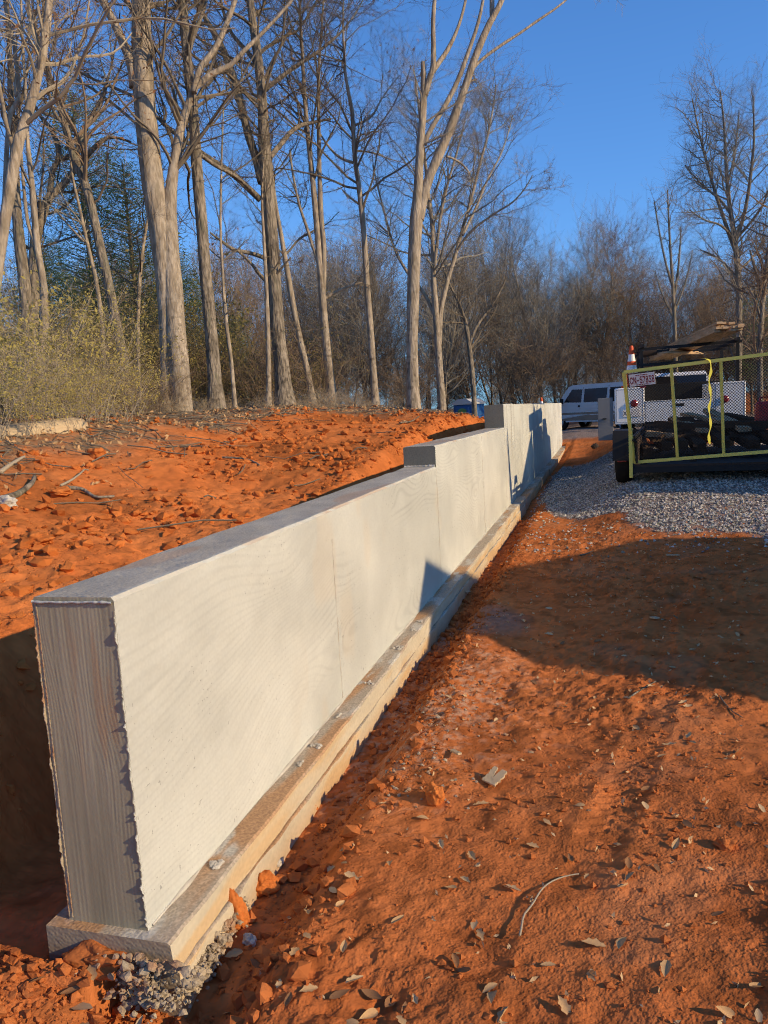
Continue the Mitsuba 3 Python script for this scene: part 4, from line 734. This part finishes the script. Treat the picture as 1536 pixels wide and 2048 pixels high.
# evergreens at left
def conifer(key, seed, h, r, n):
    rg = np.random.default_rng(seed); zt = rg.uniform(.18, 1, n); rad = r*(1.05-zt)**.6*rg.uniform(.3, 1, n); th = rg.uniform(0, 2*np.pi, n)
    c = np.c_[rad*np.cos(th), rad*np.sin(th), zt*h+.1*rad]; tip = c*[1, 1, 1]
    st = np.stack([np.c_[0*rad, 0*rad, zt*h-.25*rad], .5*np.c_[0*rad, 0*rad, zt*h-.25*rad]+.5*c, c], 1)
    m = 46; cc = np.repeat(c, m, 0)+rg.normal(0, 1, (n*m, 3))*np.array([.27, .27, .15]); d = rg.normal(size=(n*m, 3)); d[:, 2] *= .6; d += np.repeat(np.c_[np.cos(th), np.sin(th), 0*th], m, 0)*.6; d /= np.linalg.norm(d, axis=1, keepdims=True)
    L = rg.uniform(.07, .16, (n*m, 1)); s = np.cross(d, rg.normal(size=(n*m, 3))); s /= np.linalg.norm(s, axis=1, keepdims=True); s *= .009
    v = np.stack([cc-s, cc+s, cc+d*L], 1).reshape(-1, 3); nd = trimesh.Trimesh(v, np.arange(len(v)).reshape(-1, 3), process=False)
    tr = cap(np.array([(0, 0, -.3), (.05, .03, h*.5), (0, 0, h)]), np.array([.12, .08, .015])*h/8, 8)
    scene[key] = {'type': 'shapegroup', 'trunk': mikit.ply(tr, 'mat_bark_dark', smooth=True), 'limbs': mikit.ply(tubes(st, np.repeat(np.array([[.011, .007, .003]]), n, 0), 4), 'mat_bark_dark'), 'needles': mikit.ply(nd, 'mat_needle')}
conifer('grp_pine_a', 21, 7.5, 2.0, 300); conifer('grp_pine_b', 22, 6.2, 2.3, 330)
for i, (px, D, s, k, lb) in enumerate(((205, 24, 1.3, 'a', 'tallest dark green cedar seen between the left trunks'), (290, 23, 1.2, 'b', 'broad olive green cedar just left of the thick double trunk'), (380, 26, .95, 'b', 'green cedar seen right of the thick double trunk'), (120, 27, 1.05, 'b', 'green cedar half hidden behind the far left trunks'), (480, 28, .62, 'a', 'low cedar behind the forked oak'), (1352, 44, .55, 'b', 'small dark evergreen just above the board bundle'), (1570, 36, 1.35, 'a', 'tall evergreen at the right frame edge'))):
    q = at(px, 800, D); inst('cedar', 'grp_pine_'+k, q[0], q[1], 77*i, s, lb, 'evergreen tree', None)

# shrubs
def shrub(key, seed, h, r, n, twigm, leafm, nl, size, arch=-.16):
    rg = np.random.default_rng(seed); P = []
    for i in range(n):
        a = rg.uniform(0, 2*np.pi); b = r*.45*rg.uniform(0, 1)**.5; p = np.array([b*math.cos(a), b*math.sin(a), -.1]); t = rg.uniform(0, .5); d = np.array([math.cos(a)*t+rg.normal(0, .15), math.sin(a)*t+rg.normal(0, .15), 1.0]); L = h*rg.uniform(.6, 1.25); q = []
        for s in range(9): q.append(p.copy()); d = d+rg.normal(0, .10, 3)+[.05*math.cos(a), .05*math.sin(a), arch*s/8]; d /= np.linalg.norm(d); p = p+d*L/8
        P.append(q)
    P = np.array(P); R = np.repeat(np.linspace(.007, .003, 9)[None], n, 0)*rg.uniform(.7, 1.5, (n, 1)); B = grow(P, R, 8, .2, 1, .34, 48, .02, .22, 5, .008, rg, .0025); Cc = grow(*B, 3, .2, 1, .5, 45, .0, .25, 3, .008, rg, .002)
    g = {'type': 'shapegroup', 'stems': mikit.ply(cat([tubes(P, R, 4), tubes(*B, 3), tubes(*Cc, 3)]), twigm)}
    if nl: g['leaves'] = mikit.ply(leaf_quads(np.concatenate([B[0][:, [1, 2, 3, 4]].reshape(-1, 4, 3), np.repeat(Cc[0][:, -1:], 4, 1)]), nl, size, rg, .05), leafm)
    scene[key] = g
shrub('grp_shrub_a', 31, 1.9, 1.0, 17, 'mat_twig_pale', 'mat_leaf_yellow', 1300, .030); shrub('grp_shrub_b', 32, 2.4, 1.3, 20, 'mat_twig_dim', 'mat_leaf_olive', 2200, .03); shrub('grp_shrub_c', 33, 2.0, 1.2, 34, 'mat_twig_brown', 'mat_leaf_olive', 250, .022); shrub('grp_shrub_d', 34, 1.1, .8, 24, 'mat_twig_pale', 'mat_leaf_tan', 260, .022)
rg = np.random.default_rng(5)
def place_shrub(px, D, s, kind, nm, lb, ct, gr):
    q = at(px, 830, D); inst(nm, 'grp_shrub_'+kind, q[0], q[1], rg.uniform(0, 360), s, lb, ct, gr)
A1 = ('leafy_shrub', 'yellow green leafy shrub at the front of the left thicket', 'shrub', 'yellow green shrubs at far left'); A2 = ('dense_shrub', 'dense olive shrub in the thicket behind the left trunks', 'shrub', 'olive shrubs behind the left trunks'); A3 = ('bare_shrub', 'bare brown shrub standing between the trunks on the bank', 'shrub', 'bare brown shrubs between the trunks'); A4 = ('dry_brush', 'low dry brush at the foot of the trunks on the bank', 'brush', 'dry brush along the bank edge')
for px, D, s in ((-40, 7.6, .5), (20, 7.9, .42), (75, 8.1, .38), (128, 8.5, .42), (178, 9.0, .5), (228, 9.8, .5), (255, 10.4, .45), (25, 9.6, .95), (95, 9.9, .9), (150, 10, .75)): place_shrub(px, D, s, 'a', *A1)
for px in range(-60, 320, 30): place_shrub(px+rg.normal(0, 8), rg.uniform(11.5, 14.5), rg.uniform(.55, .85)*(1.0 if px < 200 else .7), 'bbc'[rg.integers(3)], *A2)
for px in range(-60, 300, 50): place_shrub(px+rg.normal(0, 8), rg.uniform(16, 20), rg.uniform(.8, 1.15), 'b', *A2)
for px in range(230, 640, 24): place_shrub(px+rg.normal(0, 8), rg.uniform(17.5, 23), rg.uniform(.8, 1.2)*(1.25 if px < 520 else .85), 'cb'[int(rg.uniform() < .42)], *A3)
for px in range(620, 800, 30): place_shrub(px+rg.normal(0, 8), rg.uniform(20, 25), rg.uniform(.5, .8), 'c', *A3)
for px in range(140, 800, 22): place_shrub(px+rg.normal(0, 6), (rg.uniform(11, 12.5) if px < 240 else rg.uniform(13, 16)) if px < 420 else rg.uniform(15, 18), rg.uniform(.2, .42), 'd', *A4)

# fallen log and sticks on the bank
p = [at(-60, 888, 7.9), at(10, 880, 8.0), at(90, 868, 8.3), at(160, 856, 8.7)]
k = thing('fallen_log', 'pale broken log lying in the shrubs at the left edge', 'log'); part(k, 'log', trunk_mesh([(resample(np.array(p), 14), np.linspace(.17, .13, 14))], 16, 3, .05), 'mat_log', True)
def stick(px, r, label, m='mat_twig', lift=.02, nm='fallen_stick', D=None):
    P = np.array([hit(*q) for q in px]); P[:, 2] += lift; P = resample(P, 16); P[:, 2] += .012*(N3(P*6, 2, 3)-.5)
    single(nm, cap(P, np.linspace(r, r*.55, 16), 7), m, True, label, 'stick')
stick([(122, 975), (150, 962), (170, 948), (178, 950)], .012, 'pale crooked stick lying on the bank beside a darker one', 'mat_twig_pale', .05)
stick([(130, 975), (165, 978), (195, 990), (228, 992)], .018, 'dark curved stick lying on the red bank left of the wall', 'mat_bark_dark', .03)
stick([(0, 1000), (30, 990), (60, 975), (70, 960)], .03, 'thick grey branch on the brown litter at the left edge', 'mat_bark_dark', .03)
stick([(0, 945), (25, 935), (50, 926)], .022, 'long pale branch lying below the shrubs at the left edge', 'mat_twig_pale', .03)
stick([(445, 920), (480, 925), (520, 940)], .012, 'dark root sticking from the clods in the middle of the bank', 'mat_bark_dark', .03)
stick([(800, 850), (820, 846), (838, 842)], .014, 'short dark root on the mound near the taller wall block', 'mat_bark_dark', .04)
stick([(1040, 1880), (1046, 1840), (1062, 1826), (1085, 1790), (1110, 1768), (1158, 1750)], .0035, 'thin pale rootlet curling over the red dirt in the foreground', 'mat_twig_pale', .012, 'rootlet')
stick([(1258, 1408), (1275, 1392), (1312, 1362)], .005, 'thin dark twig at the edge of the broad shadow', 'mat_bark_dark', .006)
stick([(1440, 1395), (1462, 1425), (1485, 1440)], .004, 'small twig in the sun near the right frame edge', 'mat_twig', .006)
stick([(1160, 1111), (1178, 1104), (1186, 1100)], .008, 'short twig on the sunlit dirt near the gravel', 'mat_twig', .008)

# clods, stones, gravel
rg = np.random.default_rng(17)
def pebbles(pts, s, seed, flat=.75, col=None, sub=False):
    base = trimesh.creation.icosahedron() if sub else trimesh.creation.box((1.3, 1.3, 1.3)); rg = np.random.default_rng(seed); n = len(pts); b = base.vertices
    if not sub: b = np.array([(1, 0, 0), (-1, 0, 0), (0, 1, 0), (0, -1, 0), (0, 0, 1), (0, 0, -1.0)]); f = np.array([(0, 2, 4), (2, 1, 4), (1, 3, 4), (3, 0, 4), (2, 0, 5), (1, 2, 5), (3, 1, 5), (0, 3, 5)])
    else: f = base.faces
    v = b[None]*rg.uniform(.65, 1.35, (n, len(b), 1)) + rg.normal(0, .16, (n, len(b), 3)); a = rg.uniform(0, 2*np.pi, n); ca, sa = np.cos(a)[:, None], np.sin(a)[:, None]
    v = np.stack([v[..., 0]*ca-v[..., 1]*sa, v[..., 0]*sa+v[..., 1]*ca, v[..., 2]], -1)*np.array([1, rg.uniform(.7, .9), flat])*s[:, None, None] + pts[:, None]
    F = (f[None]+(np.arange(n)*len(b))[:, None, None]).reshape(-1, 3); m = trimesh.Trimesh(v.reshape(-1, 3), F, process=False)
    if col is None: return m
    return m, np.repeat(col, len(b), 0)
n = 90000; x = rg.uniform(.15, 6.5, n); y = rg.uniform(5.5, 17, n); w = gravel_w(x, y); w = np.maximum(w, .05*sst(4.6, 6.5, y)*sst(17, 14, y)); keep = (rg.uniform(size=n) < w*np.clip(9/(y-3.5)**.9, .15, 1)*1.0) & ~((x < .2) & (y < 10)); x, y = x[keep], y[keep]
s = rg.uniform(.007, .020, len(x))*rg.uniform(.8, 1.25, len(x)); g_ = rg.uniform(.14, .58, len(x))[:, None]; colr = g_*np.array([1.0, .93, .82]) + rg.normal(0, .012, (len(x), 3))
m, cc = pebbles(np.c_[x, y, G(x, y)+s*.35], s, 4, .75, np.clip(colr, .05, .85)); scene['gravel'] = mikit.ply(m, 'mat_vc', color=cc); USED.add('gravel'); lab('gravel', 'loose grey crushed stone spread on the clay around the trailer', 'gravel', None, 'stuff')
# dull clods and crumbs of the trodden dirt, brighter clods of the bank
part(wall, 'mortar_spill', pebbles(SP[:, :3], SP[:, 3], 44, .8, sub=True), 'mat_spill', False, 'broken mortar lumps spilled around the near footing corner', 'stuff')
def scatter(n, x0, x1, y0, y1, wf, smin, smax, p, seed):
    rg = np.random.default_rng(seed); x = rg.uniform(x0, x1, n); y = rg.uniform(y0, y1, n); k = rg.uniform(size=n) < wf(x, y); x, y = x[k], y[k]
    s = smin*(smax/smin)**(rg.uniform(size=len(x))**p); return np.c_[x, y, G(x, y)+s*.3], s
pts, s = scatter(60000, .13, 3.2, -.6, 7.5, lambda x, y: (.25+.75*sst(.45, .65, N3(np.c_[x*1.4, y*1.4, 0*x], 3, 77)))*np.clip(2.2/(y+1.6), .25, 1)*np.where(x < .45, 1.0, .85), .002, .016, 4.4, 21)
single('dirt_crumbs', pebbles(pts, s, 6, .75), 'mat_clod_dull', False, 'crumbs of dull red clay over the trodden ground', 'dirt crumbs', None, 'stuff')
pts, s = scatter(9000, -.9, .13, -.9, -.02, lambda x, y: (.35+.65*sst(.4, .6, N3(np.c_[x*3, y*3, 0*x], 3, 78))), .003, .022, 3.2, 27)
single('soil_crumbs', pebbles(pts, s, 12, .75, sub=True), 'mat_clod_dull', False, 'loose clay crumbs on the soil in front of the near wall end', 'soil crumbs', None, 'stuff')
pts, s = scatter(60000, -7, -.75, -.6, 15, lambda x, y: (.2+.8*sst(.4, .65, N3(np.c_[x*1.1, y*1.1, 0*x], 3, 79)))*(1-.8*litter_w(x, y)), .005, .060, 4.6, 23)
bg = s > .013
single('clay_clods', cat([pebbles(pts[bg], s[bg], 8, .65, sub=True), pebbles(pts[~bg], s[~bg], 9, .7)]), 'mat_clod', False, 'broken clods of bright orange clay over the raised bank', 'clay clods', None, 'stuff')
pts, s = scatter(4200, .12, .46, -.12, 9.4, lambda x, y: np.where(N3(np.c_[x*0, y*1.6, 0*x], 2, 80) > .45, .9, .3), .004, .034, 3.4, 25)
single('footing_clods', pebbles(pts, s, 9, .8, sub=True), 'mat_clod_dull', False, 'clay clods fallen along the foot of the concrete footing', 'clay clods', None, 'stuff')
x, y = rg.uniform(.2, 1.0, 900), rg.uniform(.9, 4.2, 900); w = np.exp(-((x-.50-.05*np.sin(y*3))/.16)**2)*sst(.42, .6, N3(np.c_[x*3, y*2, 0*x], 2, 83)); kk = rg.uniform(size=900) < w; x, y = x[kk], y[kk]; s = rg.uniform(.003, .010, len(x))
single('mortar_crumbs', pebbles(np.c_[x, y, G(x, y)+s*.4], s, 10, .8, sub=True), 'mat_spill', False, 'pale crumbs of spilled mortar on the dirt beside the footing', 'mortar crumbs', None, 'stuff')
def rock(px, py, s, label, m='mat_clod', seed=0, nm='clay_rock', lift=.6, amp=.55, ct='rock'):
    q = hit(px, py); single(nm, blob((q[0], q[1], q[2]+s[2]*lift), s, 400+seed, amp, 4, 1, 1.6), m, 40, label, ct)
rock(872, 1608, (.034, .032, .044), 'upright pale orange rock casting a long shadow in the foreground dirt', 'mat_clod', 1)
rock(468, 1862, (.045, .035, .075), 'bright orange clay slab leaning on the footing near its end', 'mat_clod', 2, lift=.75)
rock(528, 1790, (.05, .04, .038), 'orange clay clod in the crevice beside the footing', 'mat_clod', 3); rock(548, 1738, (.034, .03, .03), 'tan stone in the crevice below the footing', 'mat_mortar', 4, 'stone'); rock(610, 1630, (.05, .04, .045), 'orange clod wedged against the footing at mid length', 'mat_clod', 5)
rock(648, 1675, (.018, .018, .018), 'small round orange pebble on the mound', 'mat_clod', 6); rock(500, 1893, (.022, .018, .02), 'small white stone by the near footing corner', 'mat_mortar', 7, 'stone'); rock(205, 1935, (.09, .05, .04), 'red clay lump below the near end of the wall', 'mat_clod_dull', 8)
rock(1450, 1697, (.028, .022, .022), 'dark round stone on the dirt at right', 'mat_clod_dull', 9); rock(10, 1008, (.09, .07, .06), 'pink grey stone on the bank at the left edge', 'mat_mortar', 10, 'stone'); rock(75, 1105, (.10, .08, .055), 'large orange clod on the bank near the wall end', 'mat_clod', 11); rock(120, 985, (.09, .08, .045), 'flat orange clod under the sticks on the bank', 'mat_clod', 12)
rock(195, 918, (.085, .07, .06), 'orange clod at the edge of the brown leaf litter', 'mat_clod', 13); rock(1140, 845, (.001, .001, .001), '', 'mat_clod', 14) if False else None
def chip(px, py, L, W, rz, tilt, label):
    q = hit(px, py); n = 12; u = np.linspace(-.5, .5, n); rg = np.random.default_rng(int(px)); top = .5*W*(1-.25*rg.uniform(size=n)); bot = -.5*W*(1-.25*rg.uniform(size=n))
    pl_ = Polygon(np.r_[np.c_[u*L+rg.normal(0, .004, n), top], np.c_[u*L, bot][::-1]]).buffer(0); m = trimesh.creation.extrude_polygon(max(getattr(pl_, 'geoms', [pl_]), key=lambda g: g.area), .008, engine='earcut')
    if W > .06:
        cut = Polygon([(L*.6, W*.22), (-L*.12, W*.02), (L*.6, -W*.10)]); pl_ = pl_.difference(cut); m = trimesh.creation.extrude_polygon(max(getattr(pl_, 'geoms', [pl_]), key=lambda g: g.area), .008, engine='earcut')
    single('wood_chip', m, 'mat_log', False, label, 'wood chip', tw=TW(q[0], q[1], q[2]+.022, rz, 1, 0, tilt))
chip(990, 1568, .085, .075, 60, -18, 'broad splintered wood chip in the foreground dirt'); chip(912, 1517, .085, .022, 125, 12, 'narrow wood splinter above the upright rock'); chip(1345, 1115, .12, .03, 20, 4, 'pale wood scrap in the broad shadow'); chip(1310, 1235, .05, .04, 40, 6, 'small square grey scrap in the shadow'); chip(935, 1195, .10, .03, 80, 8, 'grey wood offcut beside the footing in the shadow')

# fallen leaves: variants of one curled leaf, each leaf a thing
def leaf_mesh(seed):
    rg = np.random.default_rng(seed); n = 11; u = np.linspace(0, 1, n); w = .21*np.sin(np.pi*u**rg.uniform(.7, 1.2))**.8*(1+rg.uniform(0, .35)*np.sin(u*rg.uniform(14, 24))) ; w[0] = .012; w[-1] = .004
    cu = rg.uniform(-.7, .9); cv = rg.uniform(.1, .9); tw = rg.uniform(-.5, .5); v = []
    for i in range(n):
        for s in (-1, -.5, 0, .5, 1):
            yy_ = w[i]*s; a = tw*(u[i]-.5); z = cv*(abs(s)**1.6)*w[i]*.8 + cu*(u[i]-.5)**2*.6; v.append((u[i]-.5, yy_*math.cos(a)-z*math.sin(a)*.2, z + yy_*math.sin(a)))
    for i in range(4): v.append((-.5-.05*i, .0, .02*i))
    f = []
    for i in range(n-1):
        for j in range(4): a = i*5+j; f += [(a, a+5, a+6), (a, a+6, a+1)]
    return trimesh.Trimesh(np.array(v)[:n*5], f, process=False)
LV = [(mikit.ply(leaf_mesh(500+i), ('mat_leaf_tan', 'mat_leaf_pale', 'mat_leaf_tan', 'mat_leaf_brown')[i % 4], smooth=True)) for i in range(16)]
def leaf(x, y, z, s, rg, lb=None):
    i = int(rg.integers(16)); cn = ('tan', 'pale', 'tan', 'dark brown')[i % 4]
    if lb is None:
        zn = 'in the sunlit foreground dirt' if y < 1.2 else 'on the sunlit dirt just before the broad shadow' if y < 2.6 else 'in the broad shadow right of the wall' if y < 5 else 'on the dirt between the shadow and the gravel'
        sz = 'large' if s > .05 else 'small'; lb = (f'{sz} {cn} dead leaf lying {zn}', f'{sz} {cn} dead leaves {zn}')
    k = thing('fallen_leaf', lb[0], 'leaf', lb[1]); scene[k] = {**LV[i], 'to_world': TW(x, y, z+.005+.05*s, rg.uniform(0, 360), s, rg.normal(0, 13), rg.normal(0, 13))}
rg = np.random.default_rng(8)
BIG = [(622, 1893), (588, 1915), (612, 1990), (688, 1910), (470, 1925), (508, 1945), (685, 1990), (575, 2005), (705, 1675), (690, 1742), (668, 1790), (680, 1812), (622, 1838), (795, 1850), (715, 1960), (745, 1985), (735, 2020), (778, 1985), (800, 2030), (698, 2035), (945, 1850), (958, 1862), (918, 1928), (928, 1945), (985, 1975), (975, 1998), (1000, 2025), (1095, 1938), (1185, 1895), (1240, 1885), (1185, 1955), (1125, 2012), (1330, 1935), (1450, 2020), (1515, 2035), (1520, 1975), (1065, 1705), (938, 1720), (1095, 1650), (960, 1620), (1155, 1625), (1375, 1655), (1480, 1665), (1525, 1620), (1355, 1640), (1395, 1508), (1270, 1455), (1375, 1487), (1330, 1525), (1480, 1515), (1255, 1750), (1265, 1765), (1310, 1745), (1020, 1785), (930, 1765), (908, 1790), (1290, 1625), (1430, 1405), (1395, 1290), (1190, 1330), (1415, 1255), (1350, 1275), (1250, 1225), (1370, 1390), (1500, 1325), (1480, 1265), (1140, 1720), (880, 1700), (845, 1640), (780, 1740)]
for px, py in BIG:
    q = hit(px+rg.normal(0, 4), py+rg.normal(0, 4)); leaf(*q, rg.uniform(.038, .066), rg)
for i in range(170):
    x = rg.uniform(.25, 2.9); y = rg.uniform(-.5, 6.5); s = rg.uniform(.025, .06); leaf(x, y, Gs(x, y), s, rg)
for i in range(16):
    x = rng.normal(-.02, .10); y = rng.normal(-.16, .06); leaf(x, y, Gs(x, y)+.01, rg.uniform(.04, .08), rg, ('curled dead leaf among the mortar lumps at the near wall end', 'dead leaves at the near wall end'))
n = 16000; x = rg.uniform(-11, -.8, n); y = rg.uniform(2, 18, n); kk = rg.uniform(size=n) < litter_w(x, y); x, y = x[kk], y[kk]; c = np.c_[x, y, G(x, y)+.015][:, None, :]; 
lm = leaf_quads(np.repeat(c, 2, 1), len(x)*2, .027, rg, .02); single('leaf_litter', lm, 'mat_leaf_tan', False, 'brown leaf litter covering the bank under the trees', 'leaf litter', None, 'stuff')
n = 2600; x = rg.uniform(.2, 3.2, n); y = rg.uniform(-.5, 7, n); c = np.c_[x, y, G(x, y)+.004][:, None, :]; single('leaf_crumbs', leaf_quads(np.repeat(c, 2, 1), 2600, .011, rg, .004), 'mat_leaf_pale', False, 'tiny bits of leaf and chaff scattered over the trodden dirt', 'leaf bits', None, 'stuff')
x, y = rg.uniform(-9, -1.2, 2200), rg.uniform(2.5, 16, 2200); kk = rg.uniform(size=2200) < .04+.96*litter_w(x, y); x, y = x[kk], y[kk]; m_ = len(x); a = rg.uniform(0, 2*np.pi, m_); L = rg.uniform(.08, .35, m_)
P = np.stack([np.stack([x+np.cos(a)*L*t, y+np.sin(a)*L*t, G(x+np.cos(a)*L*t, y+np.sin(a)*L*t)+.015+.03*rg.uniform(size=m_)], -1) for t in (-1, -.3, .3, 1)], 1)
single('twig_litter', tubes(P, np.repeat(rg.uniform(.003, .008, (m_, 1)), 4, 1), 4), 'mat_twig', False, 'fallen twigs strewn over the litter on the bank', 'twigs', None, 'stuff')
